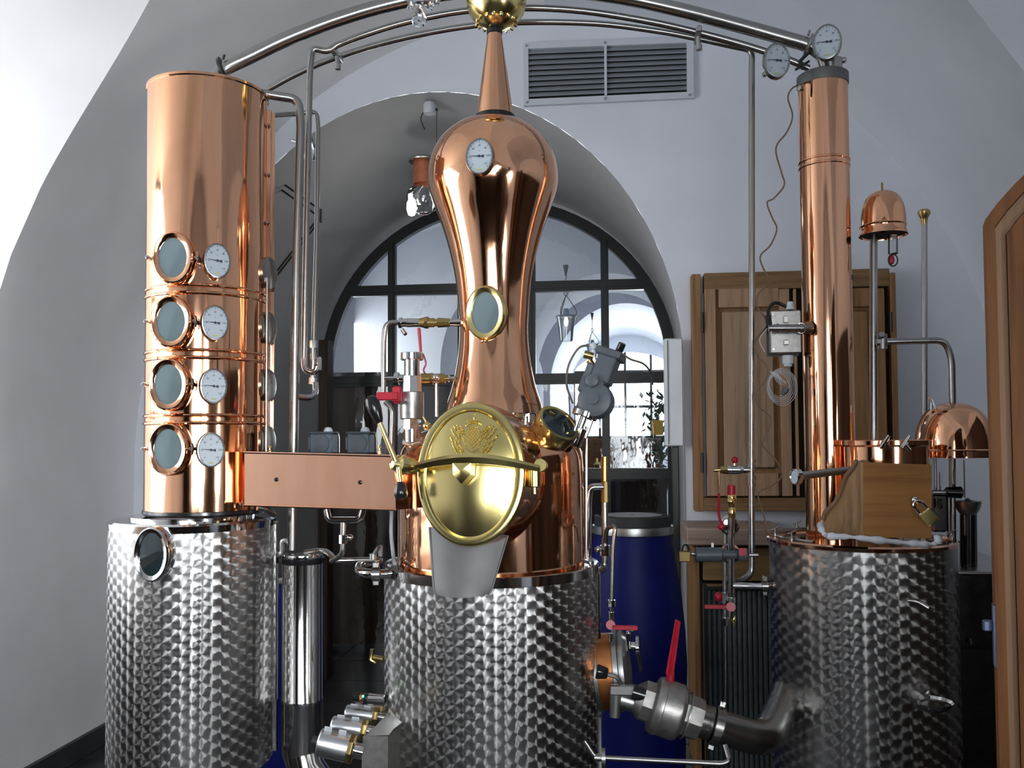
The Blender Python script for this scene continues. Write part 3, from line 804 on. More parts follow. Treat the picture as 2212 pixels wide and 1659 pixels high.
obj('clamp_boss', mb, BRASS, still)
# right hinge
mb = MB(); q = lidp(1152, 1030, .0); mb.cyl(q+Vector((0, .03, -.028)), q+Vector((0, .03, .032)), .019, n=20, ch=.003); mb.cyl(q+Vector((0, .03, -.045)), q+Vector((0, .03, -.028)), .008, n=12)
mb.cyl(lidp(1168, 1005, .008)+Vector((-.0, 0, 0)), lidp(1168, 1005, -.02), .016, n=16)
obj('hinge', mb, BRASS, still)
# left locking wheel with two levers
hub = lidp(872, 1006, .03)
mb = MB(); ax_ = Vector((-.75, -.6, .15)).normalized()
mb.lathe([(.006, -.05), (.016, -.048), (.022, -.030), (.022, -.012), (.026, -.010), (.026, .002), (.018, .008), (.014, .022), (.006, .026)], frame(hub, ax_), 24)
mb.cyl(hub-ax_*.045, lidp(915, 1012, .012), .013, .010, 16)
wheel = obj('locking_wheel', mb, BRASS, still)
for (a_, b_, c_) in (((868, 1000), (833, 912), (817, 870)), ((874, 1012), (879, 1046), (880, 1071))):
    mb = MB(); p0, p1, p2 = lidp(*a_, .045), lidp(*b_, .05), lidp(*c_, .05)
    mb.cyl(p0, p1, .0075, .0060, 14); lev = obj('lever', mb, BRASS, wheel)
    g = MB(); L_ = (p2-p1).length; M3 = frame(p1-(p2-p1)*.15, p2-p1); Lg = L_*1.15+.012
    big = 1.0 if a_[1] < 1005 else .95
    g.lathe([(.008, 0), (.012*big, Lg*.12), (.0175*big, Lg*.45), (.019*big, Lg*.7), (.015*big, Lg*.9), (.006, Lg)], M3, 20)
    obj('lever_grip', g, BLACKP, wheel)
# angled port with brass ring (upper right)
pc = P(1203, 920, 2.50); pn = Vector((.52, -.50, .62)).normalized()
M2 = frame(pc, pn); r_ = 46*s_k
mb = MB(); mb.lathe([(r_*.92, -.14), (r_*.88, -.06), (r_*.86, -.03)], M2, 40, cap=False); obj('port_neck', mb, COPPER, still)
mb = MB(); mb.lathe([(r_*.90, -.045), (r_*.98, -.043), (r_*.98, -.028), (r_*.9, -.026)], M2, 40); obj('port_ring', mb, STEEL_P, still)
mb = MB(); mb.lathe([(r_*.9, -.03), (r_, -.028), (r_*1.02, -.020), (r_*1.02, .010), (r_, .014), (r_*.86, .014), (r_*.84, .010), (r_*.84, .002)], M2, 48, cap=False)
port = obj('port_cap', mb, BRASS, still, 'brass ringed angled port')
mb = MB(); mb.lathe([(r_*.85, .011), (.001, .011)], M2, 32, cap=False); obj('glass', mb, SIGHT, port)
mb = MB(); g0 = P(1150, 905, 2.42)
for k in range(2): mb.cyl(P(1113+22*k, 899, 2.44), P(1113+22*k, 917, 2.44), .008, n=12)
obj('clamp_bolts', mb, STEEL_P, still)

# stainless drip chute under the lid
mb = MB(); rows = []
for i in range(13):
    t = i/12; py = 1140 + (1287-1140)*t; hw = 88 - 27*t - (5 if i == 12 else 0); cx = 1013 - 17*t
    row = []
    for j in range(13):
        u = -1+j/6; yy = 2.285 + .035*(1-u*u)*(-1) - .03*t + .02
        q = P(cx+u*hw, py + (3 if i == 12 else 0)*(1-u*u), 2.29 - .045*t); q.y += .016*(u*u) - .01*(1-u*u); row.append(q)
    rows.append(row)
mb.strip(rows); mb.strip([[p+Vector((0, .003, 0)) for p in r_] for r_ in rows])
for e in (0, -1):
    mb.tube([r_[e] for r_ in rows], .003, 8)
obj('drip_chute', mb, ZINC, still, 'matt stainless drip chute')

# ================================================================ copper duct between column and still
mb = MB()
a0 = [P(528, 977, 2.45), P(852, 985, 2.36), P(855, 1101, 2.36), P(528, 1091, 2.45)]
dz = Vector((0, .17, 0))
# follow the pot round at the right end
c2 = [P(866, 986, 2.42), P(872, 1096, 2.42)]
front = [a0[0], a0[1], a0[2], a0[3]]; back = [p+dz for p in front]
mb.add(front+back, [(0, 1, 2, 3), (7, 6, 5, 4), (0, 4, 5, 1), (3, 2, 6, 7), (0, 3, 7, 4), (1, 5, 6, 2)])
e = [a0[1], a0[1]+Vector((.035, .03, 0)), a0[1]+Vector((.06, .10, 0)), a0[1]+Vector((.06, .19, 0))]
h = a0[2]-a0[1]
mb.strip([e, [p+h for p in e]]); 
duct = obj('copper_duct', mb, COPPER_D, None, 'rectangular copper duct joining the tall column to the pot still', 'duct')
for px, py in ((597, 1036), (778, 1042)):
    q = P(px, py, 2.45-.09*(px-528)/324-.001)
    obj('screw', MB().lathe([(.006, 0), (.006, .002), (.001, .003)], frame(q, (0, -1, 0)), 10), BLACKP, duct)
mb = MB(); mb.tube([a0[0]+Vector((0, -.002, .0)), a0[1]+Vector((0, -.002, 0))], .0035, 8); mb.tube([a0[3]+Vector((0, -.002, .0)), a0[2]+Vector((0, -.002, 0))], .0035, 8)
obj('edge_fold', mb, COPPER_D, duct)

# ================================================================ right copper condenser column
RCY = 2.9
rx_, ry_ = axis_of(1786, 650, RCY); s = sc(1786, 650, RCY); rR = 52*s
rcol = thing('copper_condenser', 'slender polished copper condenser column rising from the right tank', 'condenser column', (rx_, ry_, zat(rx_, ry_, 1165)))
prof = [(rR, zat(rx_, ry_, 1165)), (rR, zat(rx_, ry_, 181)), (rR*.9, zat(rx_, ry_, 180))]
obj('shell', MB().lathe(prof, AX(rx_, ry_), 72), COPPER, rcol)
z = zat(rx_, ry_, 357); mb = MB()
for dz in (-.009, .009): mb.lathe([(rR-.002, z+dz-.006), (rR+.003, z+dz-.002), (rR+.003, z+dz+.002), (rR-.002, z+dz+.006)], AX(rx_, ry_), 72, cap=False)
obj('band', mb, COPPER, rcol)
mb = MB(); a, b = zat(rx_, ry_, 184), zat(rx_, ry_, 163)
mb.lathe([(rR*.98, a-.006), (rR+.002, a-.005), (rR+.003, a), (rR+.003, b-.004), (rR-.002, b), (.005, b+.002)], AX(rx_, ry_), 72, cap=False)
obj('end_cap', mb, ZINC, rcol, 'grey metal end cap')
mb = MB(); q = P(1733, 192, RCY-.02); mb.cyl(q, q+Vector((-.012, -.01, 0)), .008, n=12); obj('sensor', mb, STEEL, rcol)
mb = MB(); mb.cyl(P(1835, 600, RCY-.02)+Vector((-.004, 0, 0)), P(1835, 600, RCY-.02)+Vector((.004, -.01, -.0)), .01, n=12); obj('plug', mb, BLACKP, rcol)

# ================================================================ right tank
CTY = 2.85
qx, qy = axis_of(1862, 1400, CTY); s = sc(1862, 1400, CTY); rC = 190*s
z0, z1 = zat(qx, qy, 1790), zat(qx, qy, 1162)
MARB_R = marbled('marbled_stainless_right', rC, (rC*2*PI/56, .0385))
ctank = thing('cooling_tank', 'marbled stainless cooling tank with copper rim carrying the slender column', 'tank', (qx, qy, 0))
obj('shell', MB().lathe([(rC*.97, z0-.02), (rC, z0), (rC, z1-.012)], AX(qx, qy), 96, cap=False), MARB_R, ctank)
obj('copper_rim', MB().lathe([(rC, z1-.013), (rC+.006, z1-.010), (rC+.007, z1-.001), (rC+.002, z1+.004), (rC-.008, z1+.004), (rC-.012, z1-.004), (.3*rC, z1-.006), (.01, z1-.006)], AX(qx, qy), 96, cap=False), COPPER_D, ctank)
obj('bottom_plate', MB().lathe([(.01, z0-.03), (rC*.97, z0-.02)], AX(qx, qy), 48, cap=False), STEEL, ctank)
for az in (R(20), R(110), R(200), R(290)):
    q, d = radial(qx, qy, 0, az, rC*.8); mb = MB(); mb.lathe([(.05, 0), (.05, .015), (.022, .03), (.022, z0-.02)], Matrix.Translation(q), 20); obj('leg', mb, STEEL, ctank)
for az in (R(-75), R(-48), R(40), R(88), R(150), R(-130)):
    q, d = radial(qx, qy, z1+.004, az, rC-.016); mb = MB(); mb.lathe([(.008, 0), (.008, .010), (.004, .014), (.004, .022)], Matrix.Translation(q), 12)
    mb.cyl(q+Vector((-.012, 0, .018)), q+Vector((.014, 0, .030)), .003, n=8); obj('wing_nut', mb, STEEL, ctank)
mb = MB(); pts = [radial(qx, qy, z1+.006, R(a), rC-.022)[0] for a in range(-150, -20, 10)]; mb.tube(pts, .005, 8); obj('lid_flange', mb, STEEL, ctank)
# ================================================================ pipes overhead
def clamp(parent, c, ax_, r, name='pipe_clamp', mat=None, w=.012, ear=.012, side=None):
    M = frame(c, ax_, side)
    mb = MB(); mb.lathe([(r, -w), (r+.006, -w*.9), (r+.006, w*.9), (r, w)], M, 28, cap=False)
    mb.box((r+.010, 0, 0), (ear*1.5, .010, w*1.5), M, bev=.002)
    mb.box((-r-.010, 0, 0), (ear*1.2, .008, w*1.5), M, bev=.002)
    mb.cyl(M @ Vector((r+.016, -.018, 0)), M @ Vector((r+.016, .022, 0)), .004, n=10)
    return obj(name, mb, mat or STEEL, parent)
def world_tube(name, pts, r, mat, parent=None, rad=.05, smooth=False, **kw):
    q = spline(pts) if smooth else fillet(pts, rad)
    return obj(name, MB().tube(q, r), mat, parent, **kw)

YP = 2.78
vp = thing('vapour_pipe', 'thick stainless pipe arching overhead from left column to slender right column', 'pipe', P(468, 185, 2.62))
big = [(466, 196, 2.66), (468, 178, 2.66), (474, 162, 2.67), (490, 146, 2.68), (545, 120, 2.70), (620, 84, 2.72), (720, 45, 2.75), (830, 12, 2.78), (960, -14, 2.80), (1100, -24, 2.83), (1230, -20, 2.85), (1350, -4, 2.87), (1470, 22, 2.88), (1600, 56, 2.90), (1700, 84, 2.90), (1748, 99, 2.90), (1776, 120, 2.90), (1787, 148, 2.90), (1789, 170, 2.90)]
q = spline([P(*b) for b in big], 6); r0 = 15.5*sc(466, 190, 2.66)
obj('tube', MB().tube(q, r0, 24), STEEL, vp)
for (a, b, c) in ((482, 150, 2.675), (1746, 98, 2.90)):
    d = (P(a+12, b-5 if a < 900 else b+4, c) - P(a, b, c)); mb = MB(); M = frame(P(a, b, c), d)
    mb.lathe([(r0, -.006), (r0+.014, -.004), (r0+.016, .004), (r0, .007)], M, 32, cap=False)
    mb.cyl(P(a, b-22, c-.02), P(a+3, b-32, c-.02), .004, n=8); obj('clamp_ring', mb, BLACK if a < 900 else STEEL, vp)
mb = MB(); c0 = P(1748, 132, 2.87); mb.tube([c0+Vector((.0, 0, .03)), c0+Vector((-.03, 0, 0)), c0+Vector((-.02, 0, -.025))], .006, 8); mb.tube([c0, c0+Vector((-.045, -.01, -.03))], .004, 8); obj('clamp_handle', mb, BLACK, vp)
mb = MB(); c0 = P(1822, 130, 2.89); mb.cyl(P(1806, 176, 2.89), P(1802, 128, 2.89), .022, .024, 20); mb.ball(c0, .010); obj('branch_stub', mb, STEEL_B, vp)
gauge(vp, 1786, 90, 2.80, (-.30, -1, -.03), 39, 0.78, .08, label='round thermometer beside the top bend')

p2 = thing('coolant_pipe', 'thin stainless pipe under the vapour pipe, ending in a hook at the drain cock', 'pipe', P(690, 108, 2.80))
pts = [(1748, 148, 2.92), (1690, 124, 2.92), (1600, 95, 2.92), (1507, 70, 2.92), (1400, 46, 2.91), (1260, 24, 2.90), (1130, 17, 2.89), (1000, 24, 2.88), (880, 47, 2.87), (790, 74, 2.86), (728, 98, 2.86)]
up_ = spline([P(*b) for b in pts], 5); dn = fillet([P(728, 98, 2.86), P(706, 112, 2.85), P(674, 103, 2.84), P(669, 160, 2.84), P(660, 560, 2.84), P(656, 775, 2.84)], .045)
obj('tube', MB().tube(up_ + dn[1:], 7.0*sc(700, 108, 2.85), 14), STEEL, p2)
hk = fillet([P(656, 772, 2.84), P(658, 800, 2.84), P(681, 806, 2.84), P(686, 784, 2.84)], .03)
obj('hook', MB().tube(hk, 7.2*sc(660, 790, 2.84), 14), STEEL_P, p2)
gauge(p2, 1679, 130, 2.78, (.16, -1, -.04), 38.5, 0.75, .10, label='round thermometer hanging left of the top bend')

p3 = thing('cooling_water_pipe', 'long stainless riser curving from the ceiling arc down beside the wall cupboard', 'pipe', P(1622, 1250, 2.95))
pts = [(579, 193, 2.95), (640, 160, 2.95), (720, 126, 2.95), (850, 87, 2.95), (1000, 58, 2.95), (1130, 48, 2.95), (1290, 51, 2.95), (1420, 67, 2.95), (1507, 83, 2.95), (1590, 101, 2.95)]
up_ = spline([P(*b) for b in pts], 5); dn = fillet([P(1590, 101, 2.95), P(1625, 108, 2.95), P(1624, 150, 2.95), P(1624, 700, 2.95), P(1623, 1006, 2.95)], .025)
rp = 6.4*sc(1000, 58, 2.95)
obj('tube', MB().tube(up_ + dn[1:], rp, 14), STEEL, p3)
lo = fillet([P(1623, 1004, 2.95), P(1624, 1240, 2.95), P(1600, 1256, 2.93), P(1582, 1254, 2.9)], .03)
obj('lower_tube', MB().tube(lo, rp*1.05, 14), STEEL, p3)
mb = MB()
for py in (995, 1008, 1032, 1046): mb.cyl(P(1623, py, 2.95)+Vector((0, 0, -.005)), P(1623, py, 2.95)+Vector((0, 0, .005)), rp*1.45, n=18)
mb.cyl(P(1623, 994, 2.95), P(1623, 1046, 2.95), rp*1.15, n=16)
mb.cyl(P(1623, 1015, 2.95), P(1606, 1015, 2.95), rp*1.0, n=16); obj('tee', mb, STEEL, p3)
for (a, b, Y_) in ((727, 118, 2.90), (1507, 76, 2.93)):
    mb = MB(); c0 = P(a, b, Y_); mb.box((c0.x, c0.y, c0.z), (.018, .10, .022), bev=.003); mb.cyl(P(a+1, b+4, Y_-.03), P(a+3, b+30, Y_-.03), .007, .008, 12)
    mb.cyl(P(a+3, b+22, Y_-.03), P(a+3, b+32, Y_-.03), .010, n=12)
    obj('hanger_clip', mb, STEEL_B, p3)

p4 = thing('reflux_pipe', 'stout stainless downpipe bent over the right edge of the tall column', 'pipe', P(640, 700, 2.72))
q = fillet([P(537, 216, 2.66), P(548, 199, 2.68), P(600, 208, 2.70), P(644, 214, 2.72), P(650, 262, 2.72), P(640, 560, 2.72), P(631, 1188, 2.72)], .06)
obj('tube', MB().tube(q, 9.6*sc(640, 600, 2.72), 18), STEEL, p4)
q = fillet([P(639, 856, 2.74), P(668, 860, 2.78), P(682, 850, 2.82), P(681, 828, 2.84)], .03)
obj('side_branch', MB().tube(q, 7*sc(660, 857, 2.78), 14), STEEL_P, p4)

p5 = thing('vent_pipe', 'thinnest stainless pipe of the group dropping to the drain cock', 'pipe', P(683, 500, 2.88))
q = fillet([P(570, 250, 2.74), P(640, 246, 2.86), P(684, 240, 2.88), P(687, 275, 2.88), P(684, 500, 2.88), P(677, 738, 2.86)], .04)
obj('tube', MB().tube(q, 5.4*sc(680, 500, 2.88), 12), STEEL, p5)
mb = MB(); r_ = 9*sc(680, 780, 2.85)
def seg(a, b, r1, r2=None, Y=2.85, n=20, mbx=None):
    (mbx or mb).cyl(P(a[0], a[1], a[2] if len(a) > 2 else Y), P(b[0], b[1], b[2] if len(b) > 2 else Y), r1*sc(a[0], a[1], Y), (r2 or r1)*sc(a[0], a[1], Y), n)
seg((677, 736), (677, 752), 10, n=8); seg((676, 752), (676, 766), 5); seg((676, 764), (677, 778), 7); seg((677, 778), (675, 806), 6); seg((676, 806), (676, 818), 5); seg((676, 816), (675, 830), 9.5, n=8)
cock = obj('drain_cock', mb, STEEL_P, p5)
mb = MB(); seg((680, 788), (692, 788), 3, Y=2.82); mb.box(P(690, 786, 2.80), (.010, .02, .045), bev=.002); obj('cock_lever', mb, STEEL_P, cock)

# small glass spotlight behind the pipes
sp = thing('clip_spotlight', 'small clear glass spotlight behind the bundle of downpipes', 'lamp', P(665, 325, 3.1))
mb = MB(); mb.lathe([(.004, 0), (.022, .004), (.030, .03), (.032, .055), (.022, .085), (.016, .09)], frame(P(668, 348, 3.1), (-.1, -.1, 1)), 24, cap=False); obj('glass_shade', mb, CLEAR, sp)
mb = MB(); mb.ball(P(660, 312, 3.08), .014); mb.ball(P(664, 328, 3.08), .011); obj('bulb', mb, WHITEP, sp)
mb = MB(); mb.cyl(P(631, 303, 3.1), P(660, 312, 3.1), .006, n=10); mb.cyl(P(668, 350, 3.1), P(664, 372, 3.1), .010, n=10); obj('holder', mb, STEEL_B, sp)

# folding bracket on the reveal
br = thing('folding_bracket', 'black angled bracket folded in a V behind the left pipes', 'bracket', P(690, 470, 4.9))
mb = MB()
for dy in (-8, 8): mb.tube([P(560, 368+dy, 4.9), P(692, 462+dy, 4.7)], .006, 8); mb.tube([P(692, 470+dy*.6, 4.7), P(586, 606+dy*.6, 4.9)], .006, 8)
mb.cyl(P(692, 452, 4.7), P(692, 480, 4.7), .012, n=12); mb.box(P(564, 378, 4.93), (.05, .03, .10)); mb.box(P(584, 604, 4.93), (.05, .03, .10))
obj('bracket_arm', mb, BLACK, br)

# ================================================================ steel pole and domes on the right
pole = thing('steel_pole', 'steel pole carrying the small copper bell dome above the tank', 'pole', P(1888, 1130, 2.95))
sP = sc(1888, 700, 2.95)
q = [P(1887, 480, 2.95), P(1887, 1130, 2.95)]; obj('tube', MB().tube(q, 8.2*sP, 20), STEEL, pole)
bell = thing('bell_dome', 'small bell-shaped copper dome with pointed tip on the steel pole', 'dome', P(1907, 505, 2.92))
bx, by = axis_of(1907, 470, 2.92); s = sc(1907, 470, 2.92)
rows = [(49.5, 509), (49, 506), (47, 500), (46, 494), (46.5, 488), (46, 470), (43, 448), (36, 430), (24, 418), (10, 413), (2, 412)]
pr = smooth_prof(prof_px(bx, by, s, rows), 4); obj('shell', MB().lathe(pr, AX(bx, by), 64, cap=False), COPPER, bell)
mb = MB(); z = zat(bx, by, 489); mb.lathe([(46*s, z-.004), (48*s, z), (46*s, z+.004)], AX(bx, by), 64, cap=False); obj('bead', mb, COPPER, bell)
mb = MB(); z = zat(bx, by, 503); mb.lathe([(48.5*s, z-.003), (.01, z+.003)], AX(bx, by), 48, cap=False); obj('inner_lining', mb, RUBBER, bell)
mb = MB(); a = zat(bx, by, 416); b = zat(bx, by, 393); mb.lathe([(8*s, a-.002), (6*s, a+.004), (2.5*s, a+.010), (2.2*s, b-.004), (.5*s, b)], AX(bx, by), 16); obj('tip', mb, BRASS_D, bell)
gl = thing('thermometer_tube', 'short glass tube with a red bulb under the bell dome', 'glass tube', P(1928, 560, 2.88))
mb = MB(); c0, c1 = P(1929, 508, 2.90), P(1929, 548, 2.90); mb.cyl(c0, c1, 10*s, n=20); obj('glass', mb, CLEAR, gl)
mb = MB(); mb.lathe([(.5*s, -.018), (5.5*s, -.014), (7*s, -.002), (6*s, .008), (2*s, .016)], Matrix.Translation(P(1925, 560, 2.89)), 16); obj('red_bulb', mb, RED, gl)
mb = MB(); cc = P(1929, 562, 2.88); mb.tube([cc + Vector((.014*math.cos(a), 0, .019*math.sin(a))) for a in [2*PI*k/20 for k in range(20)]], .0022, 8, closed=True)
mb.cyl(P(1926, 550, 2.9), P(1938, 546, 2.9), .004, n=8); obj('wire_ring', mb, BLACK, gl)

arm = thing('transfer_pipe', 'stainless pipe bent down from the pole clamp into the large dome', 'pipe', P(1897, 737, 2.93))
q = fillet([P(1904, 738, 2.93), P(2042, 735, 2.93), P(2056, 775, 2.93), P(2058, 880, 2.93)], .075)
obj('tube', MB().tube(q, 7.0*sP, 18), STEEL, arm)
mb = MB(); seg((1893, 738), (1912, 738), 9, Y=2.92, n=6); mb.cyl(P(1905, 730, 2.92), P(1905, 722, 2.90), .010, n=6); mb.cyl(P(1907, 722, 2.92), P(1907, 754, 2.92), .014, n=12); obj('pole_clamp', mb, STEEL, arm)
dome = thing('hemispherical_dome', 'large hemispherical copper dome at the end of the bent pipe', 'dome', P(2060, 985, 2.93))
bx, by = axis_of(2060, 940, 2.93); s = sc(2060, 940, 2.93)
rows = [(79, 988), (79, 984), (78, 972), (77.5, 960), (75, 938), (68, 912), (55, 890), (37, 877), (18, 871), (2, 869)]
pr = smooth_prof(prof_px(bx, by, s, rows), 4); obj('shell', MB().lathe(pr, AX(bx, by), 72, cap=False), COPPER, dome)
mb = MB(); z = zat(bx, by, 972); mb.lathe([(78*s, z-.003), (80*s, z), (78*s, z+.003)], AX(bx, by), 72, cap=False); obj('bead', mb, COPPER, dome)
mb = MB(); z = zat(bx, by, 984); mb.lathe([(78*s, z-.002), (.01, z)], AX(bx, by), 48, cap=False); obj('inner_lining', mb, RUBBER, dome)
mb = MB(); c0 = P(2012, 886, 2.90); mb.cyl(c0, P(2012, 870, 2.90), .006, n=10); mb.cyl(P(2012, 868, 2.90), P(2005, 856, 2.90), .004, n=10); mb.cyl(P(2014, 862, 2.9), P(2022, 884, 2.89), .005, n=10); obj('vent_cock', mb, STEEL_P, dome)

bp = thing('brass_topped_pole', 'tall grey pole with a flared brass knob behind the large dome', 'pole', P(1997, 1160, 3.2))
obj('tube', MB().tube([P(1997, 480, 3.2), P(1998, 1160, 3.2)], 6.0*sc(1997, 700, 3.2), 16), STEEL_B, bp)
s = sc(1996, 460, 3.2); kx_, ky_ = axis_of(1996, 465, 3.2)
mb = MB(); mb.lathe(prof_px(kx_, ky_, s, [(5, 492), (6, 484), (7, 476), (8.5, 470), (13, 463), (13, 457), (9, 453), (.1, 452)]), AX(kx_, ky_), 24); obj('knob', mb, BRASS_D, bp)

# ================================================================ electrical box clamped to the slender column
eb = thing('sensor_box', 'grey metal sensor box bracketed to the left of the slender column', 'control box', P(1697, 765, 2.85))
s = sc(1697, 715, 2.85); c0 = P(1697, 716, 2.85)
mb = MB(); mb.box(c0+Vector((.002, .03, 0)), (64*s, .05, 94*s), bev=.004); body = obj('housing', mb, CAST, eb)
mb = MB(); mb.box(c0+Vector((.0, .058, -.002)), (68*s, .008, 98*s)); obj('back_plate', mb, BLACK, eb)
mb = MB()
for dx, dz in ((-26, 38), (-26, -38), (27, 38), (27, -38)): mb.cyl(c0+Vector((dx*s, .006, dz*s)), c0+Vector((dx*s, .002, dz*s)), .0035, n=10)
mb.box(c0+Vector((1*s, .0, 26*s)), (.014, .008, .022), bev=.002); mb.box(c0+Vector((1*s, .0, -24*s)), (.016, .010, .016), bev=.002)
obj('screws', mb, STEEL, eb)
mb = MB(); seg((1660, 709), (1672, 709), 7, Y=2.82); seg((1672, 709), (1736, 709), 8.5, Y=2.82); seg((1678, 709), (1682, 709), 10, Y=2.82); seg((1700, 709), (1703, 709), 9.5, Y=2.82); seg((1728, 709), (1732, 709), 10.5, Y=2.82)
mb.cyl(P(1730, 709, 2.82), P(1745, 708, 2.85), .017, .022, 16); obj('probe_tube', mb, STEEL, eb)
mb = MB(); seg((1707, 669), (1707, 652), 9, 6, Y=2.87); obj('cable_gland', mb, WHITEP, eb)
mb = MB(); seg((1702, 768), (1702, 786), 12, Y=2.87); seg((1702, 786), (1702, 792), 9, Y=2.87); obj('cable_gland', mb, WHITEP, eb)
mb = MB(); mb.tube(fillet([P(1703, 664, 2.88), P(1672, 650, 2.88), P(1657, 672, 2.86), P(1661, 704, 2.84)], .04), .006, 10); mb.cyl(P(1659, 684, 2.86), P(1662, 706, 2.84), .010, n=12); obj('black_cable', mb, BLACKP, eb)
cw = thing('cable_coil', 'loose coil of white thin wire hanging under the sensor box', 'wire', P(1685, 860, 2.86))
mb = MB()
for k in range(6):
    r1, r2 = (21+2.1*k)*s, (24+3.4*k)*s; cc = P(1683+1.3*k, 832+.8*k, 2.86+.006*k)
    mb.tube([cc + Vector((r1*math.cos(a), .004*math.sin(3*a+k), r2*math.sin(a))) for a in [2*PI*j/36 for j in range(36)]], .0011, 6, closed=True)
for k in range(6): mb.tube(spline([P(1664+k*3, 802+k, 2.85), P(1672+k*4, 812+2*k, 2.84), P(1678+k*5, 826+5*k-k*k, 2.85)], 5), .0015, 6)
obj('wire_loops', mb, WIREW, cw); mb = MB(); mb.tube(spline([P(1652, 760, 2.85), P(1641, 735, 2.85), P(1655, 712, 2.85), P(1668, 702, 2.84)], 6), .0015, 6)
obj('loose_end', mb, WIREW, cw)
mb = MB(); mb.cyl(P(1694, 848, 2.83), P(1699, 838, 2.83), .010, n=14); mb.cyl(P(1690, 852, 2.83), P(1694, 848, 2.83), .006, n=10); obj('connector', mb, GREYP, cw)
mb = MB()
mb.tube(spline([P(x, y, 2.9) for x, y in ((1733, 182), (1712, 190), (1702, 212), (1712, 250), (1700, 285), (1676, 320), (1688, 372), (1694, 400), (1672, 428), (1657, 438), (1668, 470), (1678, 495), (1664, 530), (1642, 555), (1655, 592), (1668, 608), (1640, 632), (1635, 660), (1655, 690), (1656, 705), (1632, 735), (1634, 765), (1656, 790), (1655, 818), (1632, 850), (1640, 878), (1666, 905), (1650, 950), (1648, 962), (1680, 1000), (1688, 1030), (1665, 1050), (1638, 1065), (1644, 1095), (1652, 1120), (1655, 1150), (1665, 1160))], 5), .0026, 6)
obj('curly_cable', mb, WIREC, None, 'thin brown cable wriggling down the wall from the slender column', 'cable')
pt = thing('dial_probe', 'small dial thermometer with long steel probe beside the wooden box', 'thermometer', P(1718, 1030, 2.45))
mb = MB(); d = (P(1845, 1014, 2.62)-P(1720, 1029, 2.45)); mb.cyl(P(1720, 1029, 2.45), P(1720, 1029, 2.45)+d, 8.5*sc(1720, 1029, 2.5), n=20); obj('probe', mb, STEEL_B, pt)
gn = Vector((-.80, -.60, 0)); M = facing(P(1716, 1030, 2.44), gn); mb = MB(); oval_ring(mb, M, .017, .022, [(-.004, .018), (.0, .016), (.0, 0), (-.003, -.002), (-.005, 0)], 30); head = obj('dial_case', mb, STEEL_P, pt)
mb = MB(); oval_disc(mb, M, .013, .018, 0, 24, rings=1); obj('dial', mb, DIAL, head)
# ================================================================ wall cupboard
WY = YB - .03
def wp(px, py, Y=WY): return P(px, py, Y)
def panel(mb, px0, py0, px1, py1, Y0, Y1, bev=.003):
    """box whose front face spans two photo pixels at depth Y0"""
    a, b = P(px0, py0, Y0), P(px1, py1, Y0)
    mb.box(((a.x+b.x)/2, (Y0+Y1)/2, (a.z+b.z)/2), (abs(b.x-a.x), abs(Y1-Y0), abs(a.z-b.z)), bev=bev); return mb
cup = thing('wall_cupboard', 'framed larch wall cupboard with panelled doors behind the slender column', 'cupboard', wp(1720, 1105))
mb = MB(); pass
for a_, m_, n_ in (((1494, 592, 1521, 1105), OAK, 'frame_stile'), ((1922, 589, 1946, 1105), OAK, 'frame_stile'), ((1521, 590, 1922, 618), OAK_H, 'frame_rail'), ((1521, 1075, 1922, 1105), OAK_H, 'frame_rail')):
    mb = MB(); panel(mb, *a_, 4.50, 4.59); obj(n_, mb, m_, cup)
mb = MB(); panel(mb, 1521, 618, 1922, 1075, 4.56, 4.59, 0); obj('back_board', mb, DARKW, cup)
for x0, x1, hx_, light in ((1522, 1713, 1517, True), (1742, 1920, 1925, False)):
    mb = MB(); panel(mb, x0+2, 626, x1-2, 1070, 4.517, 4.54, 0); dr = obj('door', mb, OAK, cup)
    for xa, ya, xb, yb, nm_ in ((x0, 624, x0+30, 1072, 'door_stile'), (x1-30, 624, x1, 1072, 'door_stile'), (x0+30, 624, x1-30, 662, 'door_rail'), (x0+30, 1022, x1-30, 1072, 'door_rail')):
        mb = MB(); panel(mb, xa, ya, xb, yb, 4.488, 4.517); obj(nm_, mb, OAK_L if light else OAK, dr)
    mb = MB(); a, b = P(x0+38, 672, 4.50), P(x1-38, 1012, 4.50)
    mb.box(((a.x+b.x)/2, 4.508, (a.z+b.z)/2), (b.x-a.x, .016, a.z-b.z), bev=.012); obj('door_panel', mb, OAK_P if light else OAK, dr)
    for py in (696, 1000):
        mb = MB(); c0 = P(hx_, py, 4.48); mb.cyl(c0+Vector((0, 0, -.05)), c0+Vector((0, 0, .05)), .007, n=12); obj('hinge', mb, BLACK, dr)
mb = MB(); panel(mb, 1714, 624, 1728, 1072, 4.485, 4.54); obj('meeting_stile', mb, OAK_L, cup)

